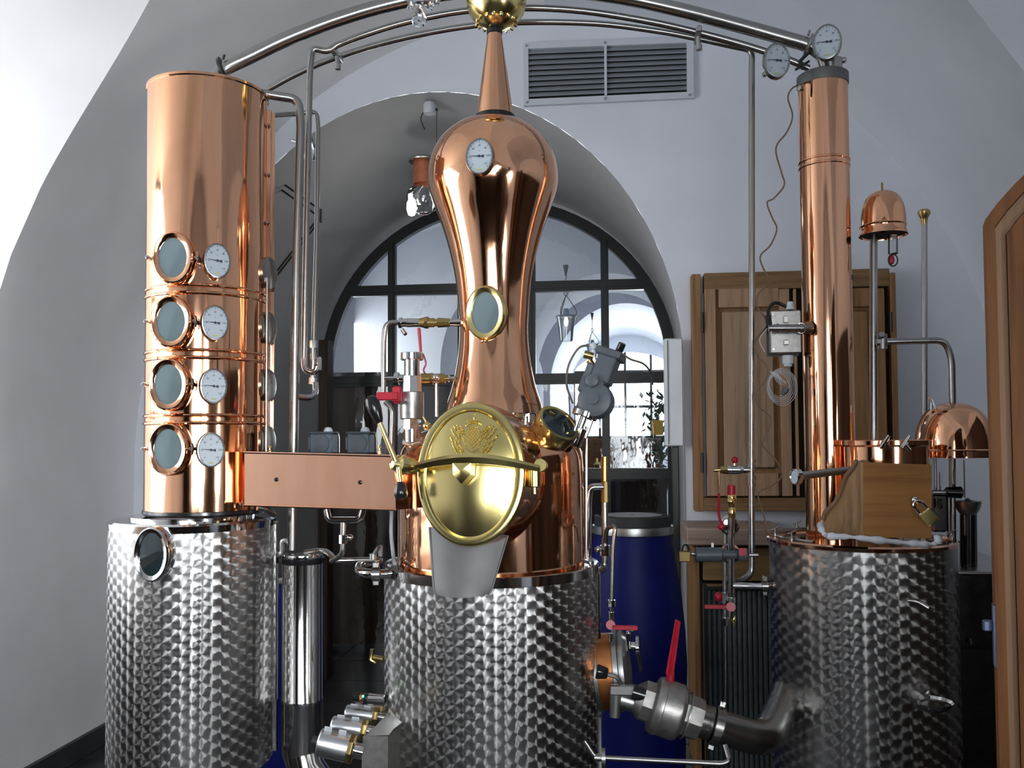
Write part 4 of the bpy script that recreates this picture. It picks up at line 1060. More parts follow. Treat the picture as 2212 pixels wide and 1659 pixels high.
# ================================================================ ventilation grille
vent = thing('ventilation_grille', 'grey double louvred ventilation grille high on the white wall', 'vent', wp(1314, 150))
tl, tr, bl, br_ = (1130, 92), (1498, 78), (1131, 228), (1499, 211)
def vq(u, v, Y):
    ax_ = tl[0]*(1-u)+tr[0]*u; ay = tl[1]*(1-u)+tr[1]*u; bx_ = bl[0]*(1-u)+br_[0]*u; by_ = bl[1]*(1-u)+br_[1]*u
    return P(ax_*(1-v)+bx_*v, ay*(1-v)+by_*v, Y)
def vbar(mb, u0, v0, u1, v1, Y0=4.575, Y1=4.60):
    a, b, c, d = vq(u0, v0, Y0), vq(u1, v0, Y0), vq(u1, v1, Y0), vq(u0, v1, Y0); k = Vector((0, Y1-Y0, 0))
    mb.add([a, b, c, d, a+k, b+k, c+k, d+k], [(0, 1, 2, 3), (7, 6, 5, 4), (0, 4, 5, 1), (3, 2, 6, 7), (0, 3, 7, 4), (1, 5, 6, 2)])
mb = MB(); vbar(mb, 0, 0, 1, .10); vbar(mb, 0, .90, 1, 1); vbar(mb, 0, .10, .03, .90); vbar(mb, .96, .10, 1, .90); vbar(mb, .475, .10, .49, .90, 4.568)
obj('grille_frame', mb, plain('grey_vent_frame', (0.58, 0.60, 0.64), .5, 0, 8, .03), vent)
mb = MB(); VM = plain('grey_louvre', (0.30, 0.32, 0.34), .45, 0, 8, .03)
for k in range(9):
    v = .12 + .085*k
    for u0, u1 in ((.03, .475), (.49, .96)):
        a, b, c, d = vq(u0, v, 4.597), vq(u1, v, 4.597), vq(u1, v+.066, 4.576), vq(u0, v+.066, 4.576)
        kk = Vector((0, .003, .003)); mb.add([a, b, c, d, a+kk, b+kk, c+kk, d+kk], [(0, 1, 2, 3), (7, 6, 5, 4), (0, 4, 5, 1), (3, 2, 6, 7), (0, 3, 7, 4), (1, 5, 6, 2)])
obj('louvres', mb, VM, vent)
mb = MB(); vbar(mb, .03, .10, .96, .90, 4.596, 4.599); obj('backing', mb, BLACK, vent)
mb = MB()
for u in (.02, .48, .975):
    for v in (.05, .95): q = vq(u, v, 4.573); mb.cyl(q, q+Vector((0, -.004, 0)), .006, n=10)
obj('screws', mb, STEEL_B, vent)

# ================================================================ white casing beside the passage
mb = MB(); a, b = P(1434, 731, 4.53), P(1477, 964, 4.53)
mb.box(((a.x+b.x)/2, 4.565, (a.z+b.z)/2), (b.x-a.x, .066, a.z-b.z), bev=.006)
o = obj('switch_casing', mb, plain('off_white_metal', (0.66, 0.68, 0.70), .4, .1, 6, .06), None, 'tall off-white metal casing on the wall edge by the passage', 'casing')
mb = MB(); q = P(1442, 731, 4.528); q2_ = P(1443, 964, 4.528); mb.box((q.x, 4.53, (q.z+q2_.z)/2), (.004, .006, q.z-q2_.z-.02)); obj('cover_joint', mb, BLACK, o)
mb = MB(); panel(mb, 1452, 966, 1474, 1659, 4.57, 4.64, .002); obj('door_post', mb, BLACK, None, 'black steel door post below the off-white casing', 'post')
mb = MB(); panel(mb, 688, 734, 706, 1500, 5.6, 5.72, .004); obj('timber_post', mb, DARKW, None, 'dark brown timber post at the left edge of the passage', 'post')

# ================================================================ lower cabinet with glass front
lcab = thing('glass_front_cabinet', 'wooden cabinet with dark glass front below the wall cupboard', 'cabinet', P(1580, 1659, 4.3))
mb = MB(); panel(mb, 1484, 1142, 1700, 1180, 4.15, 4.57, .006); obj('worktop', mb, wood('scuffed_worktop', (0.36, 0.26, 0.20), (0.26, 0.17, 0.12), axis='X'), lcab)
a, b = P(1497, 1182, 4.2), P(1700, 1182, 4.2)
mb = MB(); panel(mb, 1497, 1182, 1518, 1745, 4.2, 4.56); obj('side_stile', mb, OAK, lcab)
mb = MB(); panel(mb, 1518, 1182, 1700, 1256, 4.2, 4.56); obj('drawer_front', mb, wood('larch_drawer', (0.30, 0.175, 0.07), (0.2, 0.11, 0.04), axis='X'), lcab)
mb = MB(); panel(mb, 1518, 1262, 1526, 1745, 4.195, 4.23); panel(mb, 1526, 1262, 1700, 1270, 4.195, 4.23); obj('glass_frame', mb, OAK_H, lcab)
mb = MB(); panel(mb, 1518, 1258, 1700, 1745, 4.28, 4.56, 0); obj('dark_interior', mb, BLACK, lcab)
mb = MB()
for k in range(16): q = P(1534+11*k, 1500, 4.26); mb.cyl((q.x, q.y, P(1534, 1745, 4.26).z), (q.x, q.y, P(1534, 1275, 4.26).z), .011, n=10)
obj('hanging_tubes', mb, plain('grey_green_tubes', (0.10, 0.12, 0.12), .4), lcab)
pl = thing('small_padlock', 'small brass padlock hanging at the edge of the cabinet worktop', 'padlock', P(1480, 1210, 4.2))
mb = MB(); mb.box(P(1479, 1202, 4.16), (.05, .02, .05), bev=.004); obj('lock_body', mb, BRASS_D, pl)
mb = MB(); cc = P(1481, 1190, 4.16); mb.tube([cc+Vector((.016*math.cos(a), 0, .028*math.sin(a))) for a in [PI*k/12 for k in range(13)]], .004, 8); obj('shackle', mb, BLACK, pl)

# ================================================================ drums
def drum(px, py_top, hw, Y, label, lid=True):
    x, y = axis_of(px, py_top, Y); s = sc(px, py_top, Y)
    t = thing('plastic_drum', label, 'drum', (x, y, 0), 'blue drums behind the still')
    zt = zat(x, y, py_top); r = hw*s; k = zt/1.0
    pr = [(r*1.15, .0), (r*1.25, .03), (r*1.28, .25*k), (r*1.34, .5*k), (r*1.30, .62*k), (r*1.2, .76*k), (r*1.02, .90*k), (r*.97, .94*k), (r*.95, .95*k)]
    obj('body', MB().lathe(pr, Matrix.Translation((x, y, 0)), 56), BLUE, t)
    obj('clamp_ring', MB().lathe([(r*.97, .935*k), (r*1.04, .94*k), (r*1.045, .952*k), (r*1.03, .965*k), (r*.97, .965*k)], Matrix.Translation((x, y, 0)), 56, cap=False), STEEL_B, t)
    obj('lid', MB().lathe([(r*.96, .95*k), (r*.98, .975*k), (r*.97, .998*k), (r*.90, 1.0*k), (r*.86, .99*k), (r*.80, .99*k), (r*.76, 1.0*k), (.01, 1.0*k)], Matrix.Translation((x, y, 0)), 56, cap=False), RUBBER, t)
    return t
drum(1366, 1112, 84, 3.75, 'blue plastic drum with black lid and steel ring, right of the still jacket')
drum(612, 1222, 66, 3.9, 'blue plastic drum mostly hidden behind the chrome filter cylinder')

# ================================================================ pendant lamps in the passage
lamp = thing('copper_pendant', 'copper cylinder pendant lamp with clear glass and lit bulb in the passage', 'pendant lamp', P(912, 345, 5.0))
x, y = axis_of(915, 372, 5.0); s = sc(915, 372, 5.0)
mb = MB(); mb.lathe(prof_px(x, y, s, [(22, 398), (22, 346)]), AX(x, y), 40, cap=False); mb.lathe(prof_px(x, y, s, [(22, 347), (.1, 347)]), AX(x, y), 40, cap=False); obj('copper_shade', mb, plain('matt_copper_shade', (.50, .17, .08), .4, .5), lamp)
mb = MB(); mb.lathe(prof_px(x, y, s, [(32, 350), (33, 347), (31, 344), (.1, 343)]), AX(x, y), 40, cap=False); obj('ceiling_plate', mb, STEEL_B, lamp)
mb = MB(); mb.lathe(prof_px(x, y, s, [(20, 400), (34, 412), (38, 428), (30, 450), (12, 462), (.1, 464)]), AX(x, y), 32, cap=False); obj('glass_globe', mb, CLEAR, lamp)
mb = MB(); mb.cyl(P(912, 400, 5.0), P(893, 428, 4.98), .008, n=10); obj('lamp_holder', mb, STEEL_B, lamp)
bx, by = axis_of(889, 447, 4.96); s2 = sc(889, 447, 4.96)
mb = MB(); mb.lathe(prof_px(bx, by, s2, [(.5, 467), (7, 464), (10.5, 452), (10, 440), (6, 430), (3, 427)]), AX(bx, by), 24); obj('bulb', mb, BULB, lamp)
lt = bpy.data.lights.new('pendant_bulb_light', 'POINT'); lt.energy = 0.5; lt.shadow_soft_size = .03; lt.color = (1, .96, .88)
lo_ = bpy.data.objects.new('pendant_bulb_light', lt); C.objects.link(lo_); lo_.location = P(889, 452, 4.85)
can = thing('ceiling_canister', 'white cylindrical ceiling fitting with two loose wires in the passage vault', 'light fitting', P(928, 225, 4.70))
x, y = axis_of(928, 238, 4.70); s = sc(928, 238, 4.70)
mb = MB(); mb.lathe(prof_px(x, y, s, [(12.5, 246), (13.5, 243), (13.5, 226), (11, 222)]), AX(x, y), 32); obj('canister', mb, WHITEP, can)
mb = MB(); mb.tube(spline([P(914, 243, 4.70), P(909, 255, 4.70), P(913, 270, 4.70), P(918, 280, 4.70)], 5), .003, 6); mb.tube([P(944, 236, 4.70), P(943, 265, 4.70), P(944, 345, 4.72)], .0018, 6); mb.box(P(943, 237, 4.70), (.012, .012, .012)); obj('wires', mb, BLACK, can)

# ================================================================ lanterns beyond the glass
def lantern(px, py, k, Y, label):
    """k = photo pixels per lantern unit; py = hook at the ceiling"""
    t = thing('hanging_lantern', label, 'lantern', P(px, py, Y), 'glass lanterns in the far room')
    x, y = axis_of(px, py, Y); s = sc(px, py, Y)*k; z = P(px, py, Y).z
    M = Matrix.Translation((x, y, z)) @ Matrix.Scale(s, 4)
    obj('ceiling_rose', MB().lathe([(1.5, -24), (2.5, -18), (5.5, -4), (6, 0)], M, 16), BLACK, t)
    mb = MB(); mb.tube([M @ Vector((math.sin(j*1.6)*1.2, 0, -24-j*3.0)) for j in range(16)], .9*s, 6)
    mb.tube([M @ Vector((4*math.cos(a), 0, -61+6*math.sin(a))) for a in [2*PI*j/16 for j in range(16)]], .9*s, 6, closed=True)
    for a in (0, 2.1, 4.2): mb.tube(spline([M @ Vector((1*math.cos(a), 1*math.sin(a), -66)), M @ Vector((13*math.cos(a), 13*math.sin(a), -84)), M @ Vector((22*math.cos(a), 22*math.sin(a), -100)), M @ Vector((20*math.cos(a), 20*math.sin(a), -112))], 5), .9*s, 6)
    obj('chain_and_hoops', mb, BLACK, t)
    obj('top_disc', MB().lathe([(22, -113), (23, -111), (22, -109), (7, -107), (6, -96), (4, -94)], M, 24), plain('blue_grey_enamel', (.25, .31, .36), .4), t)
    obj('glass_bell', MB().lathe([(21, -113), (19, -122), (16, -140), (14, -164), (11, -166), (.1, -166)], M, 28, cap=False), CLEAR, t)
    obj('bulb', MB().lathe([(.1, -134), (4, -130), (5, -122), (3, -113)], M, 12), emit('lantern_bulb', (1, .85, .7), 2.0) , t)
    return t
lantern(1222, 573, 1.0, 7.2, 'larger clear glass lantern on a chain, right of the helmet')
lantern(1279, 676, 0.62, 8.6, 'smaller, farther lantern hanging behind the grey valve motor')

# chandelier at the top edge
ch = thing('crystal_chandelier', 'clear glass chandelier arm with hanging drop at the top edge', 'chandelier', P(905, -20, 1.7))
s = sc(905, 10, 1.7); G = plain('crystal', (0.8, 0.85, 0.88), 0.02, 0, 10, .02, Transmission_Weight=1.0)
def drop(px, py, L, r, par, nm='crystal_drop'):
    x, y = axis_of(px, py, 1.7); mb = MB(); mb.lathe([(.3*s, zat(x, y, py-L)), (1.5*s, zat(x, y, py-L*.85)), (r*.55*s, zat(x, y, py-L*.62)), (r*s, zat(x, y, py-L*.28)), (r*.8*s, zat(x, y, py-L*.1)), (.4*s, zat(x, y, py))], AX(x, y), 8); return obj(nm, mb, G, par)
drop(906, 58, 52, 18, ch); drop(887, 22, 24, 8, ch); drop(928, 24, 26, 8, ch); drop(942, 14, 20, 7, ch)
mb = MB(); x, y = axis_of(912, -5, 1.7); mb.lathe(prof_px(x, y, s, [(.5, 8), (20, 4), (38, -4), (50, -16), (52, -22), (48, -16), (34, -6), (.5, -1)]), AX(x, y), 32); obj('glass_bowl', mb, G, ch)
mb = MB(); mb.tube([P(912, -10, 1.7), P(912, -120, 1.7)], 4*s, 10); obj('stem', mb, STEEL, ch)

# ================================================================ furniture beyond the glass
mb = MB(); panel(mb, 1150, 948, 1432, 1018, 8.6, 9.1, .01)
cnt = thing('bar_counter', 'brown wooden bar counter in the far room under the bright window', 'counter', P(1290, 1020, 8.6)); obj('front', mb, BROWNW, cnt)
mb = MB(); panel(mb, 1180, 1018, 1445, 1400, 8.4, 9.0, .01); obj('base', mb, DARKW, cnt)
mb = MB(); panel(mb, 712, 832, 1000, 1500, 6.6, 7.2, .01); o = obj('tall_cupboard', mb, DARKW, None, 'tall dark wooden cupboard behind the left glass panes', 'cupboard')
mb = MB(); panel(mb, 708, 805, 842, 832, 6.55, 7.2, .006); obj('cornice', mb, BLACK, o)
mb = MB(); panel(mb, 1006, 1020, 1430, 1420, 7.25, 7.85, .01); o = obj('dark_sideboard', mb, BLACK, None, 'low black sideboard behind the right glass panes', 'sideboard')
mb = MB(); panel(mb, 1340, 1040, 1420, 1130, 7.23, 7.25, .004); panel(mb, 1275, 1040, 1330, 1130, 7.23, 7.25, .004); obj('door', mb, DARKW, o)
tp = thing('chrome_tap', 'small chrome bar tap on the counter beyond the glass', 'tap', P(1330, 1012, 8.2)); mb = MB(); mb.tube(fillet([P(1322, 1015, 8.2), P(1325, 983, 8.2), P(1338, 978, 8.2)], .03), .014, 8); obj('spout', mb, STEEL_P, tp)
for i, (px, h_, r_, m_) in enumerate(((1386, 46, 9, DARKW), (1290, 26, 10, BRASS), (1302, 34, 7, BRASS_D), (1352, 22, 9, BROWNW))):
    x, y = axis_of(px, 1015, 8.35); s = sc(px, 1015, 8.35)
    mb = MB(); mb.lathe(prof_px(x, y, s, [(r_*.8, 1016), (r_, 1013), (r_, 1016-h_*.55), (r_*.35, 1016-h_*.72), (r_*.3, 1016-h_), (.1, 1016-h_-1)]), AX(x, y), 16)
    obj('bottle', mb, m_, None, ('tall dark bottle on the far counter nearest the plant', 'squat golden bottle on the far counter, nearest the valve motor', 'slim golden-brown bottle on the far counter beside the squat one', 'short brown bottle on the far counter beside the chrome tap')[i], 'bottle', 'bottles on the far counter')
# plant and yellow box at the right jamb
fp = thing('potted_plant', 'green leafy potted plant behind the glass by the yellow box', 'plant', P(1420, 1010, 7.0)); mb = MB()
rnd = random.Random(4)
for k in range(260):
    px = 1418 + rnd.gauss(0, 12); py = 945 + rnd.uniform(-92, 62); yy = 7.0+rnd.uniform(-.12, .12)
    c0 = P(px, py, yy); d = Vector((rnd.uniform(-1, 1), rnd.uniform(-1, .3), rnd.uniform(-.6, 1))).normalized(); u = d.cross(Vector((0, 0, 1))).normalized()*.018; L = .07
    mb.add([c0, c0+d*L*.5+u, c0+d*L, c0+d*L*.5-u], [(0, 1, 2, 3)])
obj('foliage', mb, GREEN, fp)
mb = MB(); mb.lathe([(.07, -.18), (.10, 0), (.105, .01), (.09, .0)], Matrix.Translation(P(1420, 1020, 7.0)), 20); obj('pot', mb, DARKW, fp)
mb = MB(); c0 = P(1420, 924, 6.8); mb.box(c0, (.085, .06, .115), bev=.004); o = obj('yellow_box', mb, YELLOW, None, 'small yellow box beside the plant behind the right glass', 'box')

# ================================================================ open wooden door in the right foreground
DY = 1.75
door = thing('door_1', 'brown arched wooden door standing open at the right edge', 'door', (P(2140, 1200, DY).x, DY, 0)); door['kind'] = 'structure'
def dq(px, py, Y=DY): return P(px, py, Y)
e0 = dq(2138, 900); w_ = .055
leaf_dir = Vector((.95, -.30, 0)).normalized(); nrm = Vector((leaf_dir.y, -leaf_dir.x, 0))
zt0 = dq(2138, 478).z
def lf(u, z, d=0.0): return Vector((e0.x, e0.y, 0)) + leaf_dir*u + nrm*d + Vector((0, 0, z))
def leaf_poly(u0, ztops, d0, d1, z0=0.02):
    mb = MB(); n = len(ztops); fr = [lf(u, z, d0) for u, z in ztops] + [lf(ztops[-1][0], z0, d0), lf(ztops[0][0], z0, d0)]
    bk = [lf(u, z, d1) for u, z in ztops] + [lf(ztops[-1][0], z0, d1), lf(ztops[0][0], z0, d1)]
    m = len(fr); mb.add(fr+bk, [tuple(range(m)), tuple(range(2*m-1, m-1, -1))] + [(k, (k+1) % m, m+(k+1) % m, m+k) for k in range(m)]); return mb
arc = [(0.0, zt0), (.02, zt0+.028), (.05, zt0+.062), (.09, zt0+.10), (.14, zt0+.14), (.25, zt0+.20), (.45, zt0+.27)]
obj('leaf', leaf_poly(0, [(u+.0, z) for u, z in arc], 0, -.045), DOORW, door)
# rebated outer lip, pale edge and stile
lip = arc[:]; mb = MB()
rail = [lf(0, .02, .0)] + [lf(u, z, 0) for u, z in arc]
def ribbon(mb, off0, off1, d0, d1):
    a = [lf(off0, .02, d0)] + [lf(u+off0, z-off0*.9, d0) for u, z in arc]; b = [lf(off1, .02, d1)] + [lf(u+off1, z-off1*.9, d1) for u, z in arc]
    k = [p - nrm*.02 for p in a]; mb.strip([k, a, b, [p - nrm*.02 for p in b]]); return mb
mb = MB(); ribbon(mb, 0.0, .016, .016, .016); obj('outer_lip', mb, DOORW, door)
mb = MB(); ribbon(mb, .017, .034, .006, .006); obj('pale_edge', mb, DOORE, door)
mb = MB(); ribbon(mb, .035, .085, .014, .014); obj('stile', mb, DOORW, door)
for pyA, pyB in ((580, 665),):
    z0_, z1_ = dq(2190, pyB).z, dq(2190, pyA).z; mb = MB()
    a = [lf(.062, z0_, .016), lf(.30, z0_, .016), lf(.30, z1_, .016), lf(.062, z1_, .016)]; b = [lf(.085, z0_+.018, .034), lf(.28, z0_+.018, .034), lf(.28, z1_-.01, .034), lf(.085, z1_-.01, .034)]
    mb.add(a+b, [(4, 5, 6, 7), (0, 1, 5, 4), (1, 2, 6, 5), (2, 3, 7, 6), (3, 0, 4, 7)]); obj('raised_panel', mb, DOORW, door)
z0_, z1_ = dq(2140, 1438).z, dq(2140, 1306).z
mb = MB(); mb.add([lf(-.004, z0_, .012), lf(-.004, z1_, .012), lf(-.004, z1_, -.016), lf(-.004, z0_, -.016), lf(0, z0_, .012), lf(0, z1_, .012), lf(0, z1_, -.016), lf(0, z0_, -.016)], [(0, 1, 2, 3), (4, 5, 6, 7), (0, 1, 5, 4), (2, 3, 7, 6), (1, 2, 6, 5), (0, 3, 7, 4)])
mb.box(lf(-.012, (z0_*.35+z1_*.65), 0), (.018, .012, .02), bev=.002); obj('lock_faceplate', mb, plain('blue_grey_steel', (.10, .13, .20), .35, .7), door)
mb = MB(); a = [lf(.062, dq(2200, 1458).z, .018), lf(.13, dq(2200, 1458).z, .018), lf(.13, dq(2200, 1312).z, .018), lf(.062, dq(2200, 1312).z, .018)]; mb.add(a + [p+nrm*.006 for p in a], [(0, 1, 2, 3), (4, 5, 6, 7), (0, 1, 5, 4), (1, 2, 6, 5), (2, 3, 7, 6), (3, 0, 4, 7)]); obj('handle_plate', mb, BLACK, door)

# ================================================================ wooden box, padlock, towel, copper vessel
cv = thing('copper_vessel', 'round copper vessel with wing nuts behind the wooden box', 'vessel', P(1915, 1000, 2.72))
x, y = axis_of(1915, 985, 2.74); s = sc(1915, 985, 2.74); r_ = 90*s
mb = MB(); mb.lathe([(r_*.97, z1c := zat(x, y, 1140)), (r_*.97, zat(x, y, 965)), (r_*1.03, zat(x, y, 961)), (r_*1.03, zat(x, y, 952)), (r_*.99, zat(x, y, 950)), (.01, zat(x, y, 950))], AX(x, y), 64, sy=.62); obj('shell', mb, COPPER, cv)
for px in (1908, 1952):
    mb = MB(); c0 = P(px, 958, 2.56); mb.cyl(c0, c0+Vector((0, -.014, 0)), .008, n=12); mb.cyl(c0+Vector((.012, -.012, .022)), c0+Vector((-.010, -.012, -.012)), .005, .007, 10); mb.cyl(c0+Vector((.004, -.012, -.004)), c0+Vector((.014, -.012, -.018)), .006, n=10); obj('wing_nut', mb, STEEL_P, cv)
wb = thing('wooden_box', 'honey-coloured wooden box with curved side standing on the cooling tank', 'wooden box', P(1900, 1160, 2.5))
YF_, YBk = 2.42, 2.70
f = [P(1865, 999, YF_), P(2013, 1004, YF_), P(2012, 1163, YF_), P(1865, 1160, YF_)]
k = Vector((0, .018, 0)); mb = MB(); mb.add(f+[p+k for p in f], [(0, 1, 2, 3), (7, 6, 5, 4), (0, 4, 5, 1), (3, 2, 6, 7), (0, 3, 7, 4), (1, 5, 6, 2)]); obj('front_board', mb, BOXW, wb)
side = [(1866, 1000, YF_), (1852, 996, YF_+.03), (1845, 1010, YF_+.04), (1828, 1030, YF_+.055), (1818, 1060, YF_+.065), (1806, 1086, YF_+.075), (1784, 1108, YF_+.09), (1778, 1125, YF_+.095), (1778, 1160, YF_+.095), (1866, 1160, YF_)]
q = [P(*a) for a in side]; mb = MB(); kk = Vector((.06, .16, 0)); n_ = len(q); mb.add(q+[p+kk for p in q], [tuple(range(n_)), tuple(range(2*n_-1, n_-1, -1))] + [(j, (j+1) % n_, n_+(j+1) % n_, n_+j) for j in range(n_)]); obj('curved_side', mb, BOXW_E, wb)
mb = MB(); mb.tube([p + Vector((-.002, -.002, .002)) for p in q[1:8]], .006, 8); obj('side_moulding', mb, DOORE, wb)
pk = thing('brass_padlock', 'brass padlock with steel shackle hanging open on the wooden box', 'padlock', P(2000, 1120, 2.38))
M = facing(P(2007, 1117, 2.38), (-.15, -1, .0)) @ Matrix.Rotation(R(-35), 4, 'Y'); s = sc(2007, 1117, 2.38)
M = facing(P(2004, 1115, 2.38), (-.15, -1, .0)) @ Matrix.Rotation(R(38), 4, 'Y')
M = facing(P(2006, 1117, 2.38), (-.15, -1, .0)) @ Matrix.Rotation(R(-38), 4, 'Y')
mb = MB(); mb.box((0, 0, 0), (30*s, .018, 32*s), M, bev=.003); lb = obj('lock_body', mb, BRASS, pk)
mb = MB(); mb.tube([M @ Vector((10*s*math.cos(a), 0, 15*s + 12*s*max(0, math.sin(a)) + (14*s if 0 < a < PI else 0))) for a in [0]+[PI*j/14 for j in range(1, 14)]+[PI]], .0045, 10); mb.ball(P(1976, 1080, 2.395), .010); obj('shackle', mb, STEEL_P, pk)
tw = MB(); rows = []
path = [(1772, 1133), (1776, 1148), (1790, 1158), (1835, 1160), (1890, 1166), (1950, 1172), (1995, 1176), (2022, 1174), (2026, 1163), (2008, 1155)]
pp_ = spline([P(a, b, 2.40 + (.06 if i == 0 or i == len(path)-1 else 0)) for i, (a, b) in enumerate(path)], 5)
tw.tube(pp_, [ (5.5+1.6*math.sin(i*.7)+1.2*math.sin(i*1.9))*.00135 for i in range(len(pp_))], 12)
obj('rolled_towel', tw, CLOTH, None, 'rolled white towel along the front rim of the cooling tank', 'towel')

# fittings on the right tank
sg = thing('overflow_spout', 'small bent steel spout on the face of the cooling tank', 'spout', P(1960, 1297, 2.6))
q = fillet([P(1950, 1298, 2.60), P(1980, 1297, 2.57), P(2008, 1314, 2.54)], .02); obj('tube', MB().tube(q, .0055, 12), STEEL_P, sg)
mb = MB(); q1 = P(2008, 1314, 2.54); mb.cyl(q1+Vector((-.001, 0, .001)), q1+Vector((.003, -.001, -.002)), .0042, n=12); obj('spout_mouth', mb, BLACK, sg)
cp = thing('steel_cup_holder', 'shallow round steel dish on a bracket low on the cooling tank', 'dish', P(2012, 1520, 2.55))
x, y = axis_of(2012, 1515, 2.55); s = sc(2012, 1515, 2.55)
mb = MB(); mb.lathe([(.5*s, zat(x, y, 1534)), (30*s, zat(x, y, 1530)), (43*s, zat(x, y, 1518)), (45*s, zat(x, y, 1514)), (44*s, zat(x, y, 1514)), (40*s, zat(x, y, 1520)), (.5*s, zat(x, y, 1527))], AX(x, y), 40); obj('dish', mb, STEEL_P, cp)
mb = MB(); mb.add([P(1968, 1485, 2.62), P(1992, 1500, 2.56), P(1980, 1510, 2.56), P(1962, 1505, 2.62)], [(0, 1, 2, 3)]); mb.cyl(P(1965, 1495, 2.64), P(1990, 1506, 2.56), .007, n=10); obj('bracket', mb, STEEL, cp)

# ================================================================ steel cart and spirit safe at the right
cart = thing('steel_cart', 'dark stainless cabinet between the cooling tank and the open door', 'cabinet', P(2095, 1659, 2.9))
mb = MB(); a, b = P(2052, 1232, 2.9), P(2200, 1232, 2.9); mb.box(((a.x+b.x)/2+.02, 3.2, a.z/2), (b.x-a.x+.04, .6, a.z-.02), bev=.004); obj('carcass', mb, plain('dark_marbled_steel', (.035, .034, .033), .38, .6, 14, .6), cart)
mb = MB(); mb.box(((a.x+b.x)/2+.02, 3.18, a.z), (b.x-a.x+.06, .66, .012), bev=.003); obj('top_plate', mb, STEEL_B, cart)
mb = MB(); c0, c1 = P(2056, 1400, 2.89), P(2200, 1800, 2.89); mb.box(((c0.x+c1.x)/2, 2.893, (c0.z+c1.z)/2), (c1.x-c0.x, .012, c0.z-c1.z), bev=.004); dd = obj('door', mb, plain('dark_steel_door', (.05, .052, .055), .35, .8), cart)
mb = MB()
for px, py in ((2052, 1266), (2054, 1346), (2060, 1352)): mb.ball(P(px, py, 2.885), .008)
mb.cyl(P(2096, 1378, 2.88), P(2098, 1392, 2.88), .004, n=8); obj('knob', mb, STEEL_P, cart)
ss = thing('spirit_safe', 'spirit outlet stand with steel cup and black clamp knob under the large dome', 'outlet stand', P(2075, 1230, 2.95))
mb = MB()
for px, a_, b_, r__ in ((2057, 990, 1224, 7), (2049, 1060, 1170, 4), (2106, 1110, 1224, 4), (2020, 990, 1060, 3)): mb.tube([P(px, a_, 2.95), P(px+1, b_, 2.95)], r__*sc(px, a_, 2.95), 12)
obj('post', mb, STEEL, ss)
mb = MB(); seg((2091, 1112), (2091, 1224), 16, Y=2.95); obj('sleeve', mb, plain('dark_steel_sleeve', (.07, .07, .07), .25, .9), ss)
x, y = axis_of(2091, 1095, 2.95); s = sc(2091, 1095, 2.95)
mb = MB(); mb.lathe(prof_px(x, y, s, [(14, 1113), (22, 1102), (26, 1090), (27, 1082), (25, 1082), (20, 1098), (.5, 1104)]), AX(x, y), 32); mb.lathe(prof_px(x, y, s, [(4, 1100), (5, 1085), (8, 1080), (3, 1076)]), AX(x, y), 16); obj('cup', mb, STEEL_B, ss)
mb = MB(); mb.cyl(P(2042, 1063, 2.9), P(2078, 1064, 2.9), .016, .019, 20, .004); mb.cyl(P(2060, 1046, 2.9), P(2060, 1060, 2.9), .004, n=8); obj('clamp_knob', mb, BLACKP, ss)
mb = MB(); mb.cyl(P(2014, 1063, 2.9), P(2042, 1063, 2.9), .006, n=10); mb.tube([P(2082, 994, 2.95), P(2084, 1075, 2.95)], .0022, 6); mb.tube([P(2060, 990, 2.95), P(2061, 1046, 2.93)], .003, 6); mb.cyl(P(2031, 1020, 2.95), P(2031, 1062, 2.95), .003, n=6); obj('rod', mb, STEEL_B, ss)
mb = MB(); panel(mb, 2014, 1068, 2048, 1150, 2.93, 3.0, .006); seg((2028, 1088), (2032, 1088), 12, Y=2.9); obj('clamp_block', mb, BLACKP, ss)

# ================================================================ dark shelving behind the camera (seen mirrored in the copper)
def shelf(x0, x1, y0, y1, h, face, label):
    t = thing('bottle_shelf', label, 'shelf', ((x0+x1)/2, (y0+y1)/2, 0)); th = .03
    mb = MB(); w_ = .02
    if face in ('x-', 'x+'): mb.box(((x1-w_/2) if face == 'x-' else x0+w_/2, (y0+y1)/2, h/2), (w_, y1-y0, h))
    else: mb.box(((x0+x1)/2, y0+w_/2, h/2), (x1-x0, w_, h))
    obj('back_board', mb, DARKW, t)
    n = 6
    for k in range(n): mb = MB(); mb.box(((x0+x1)/2, (y0+y1)/2, .06+(h-.08)*k/(n-1)), (x1-x0, y1-y0, th)); obj('shelf_board', mb, BROWNW, t)
    for e in (0, 1):
        mb = MB()
        if face in ('x-', 'x+'): mb.box(((x0+x1)/2, (y0+w_) if e == 0 else y1-w_, h/2), (x1-x0, .04, h))
        else: mb.box((x0+w_ if e == 0 else x1-w_, (y0+y1)/2, h/2), (.04, y1-y0, h))
        obj('side_board', mb, DARKW, t)
    return t
shelf(1.60, 1.94, -2.7, -0.35, 2.25, 'x-', 'tall dark wooden shelf along the right wall behind the camera')
shelf(0.80, 1.55, -2.78, -2.45, 2.1, 'y', 'tall dark shelf right of the arched window behind the camera')
shelf(-2.55, -1.65, -2.78, -2.45, 2.1, 'y', 'tall dark shelf left of the arched window behind the camera')
ct = thing('shop_counter', 'long dark shop counter under the arched window behind the camera', 'counter', (-.4, -1.9, 0))
mb = MB(); mb.box((-.4, -1.9, .5), (2.2, .55, 1.0), bev=.01); obj('body', mb, DARKW, ct)
mb = MB(); mb.box((-.4, -1.9, 1.02), (2.3, .65, .04), bev=.01); obj('top', mb, BROWNW, ct)
lc2 = thing('low_cupboard', 'low dark cupboard under the left window beside the camera', 'cupboard', (-2.35, .9, 0))
mb = MB(); mb.box((-2.40, .9, .46), (.40, 2.6, .90), bev=.01); obj('body', mb, DARKW, lc2)
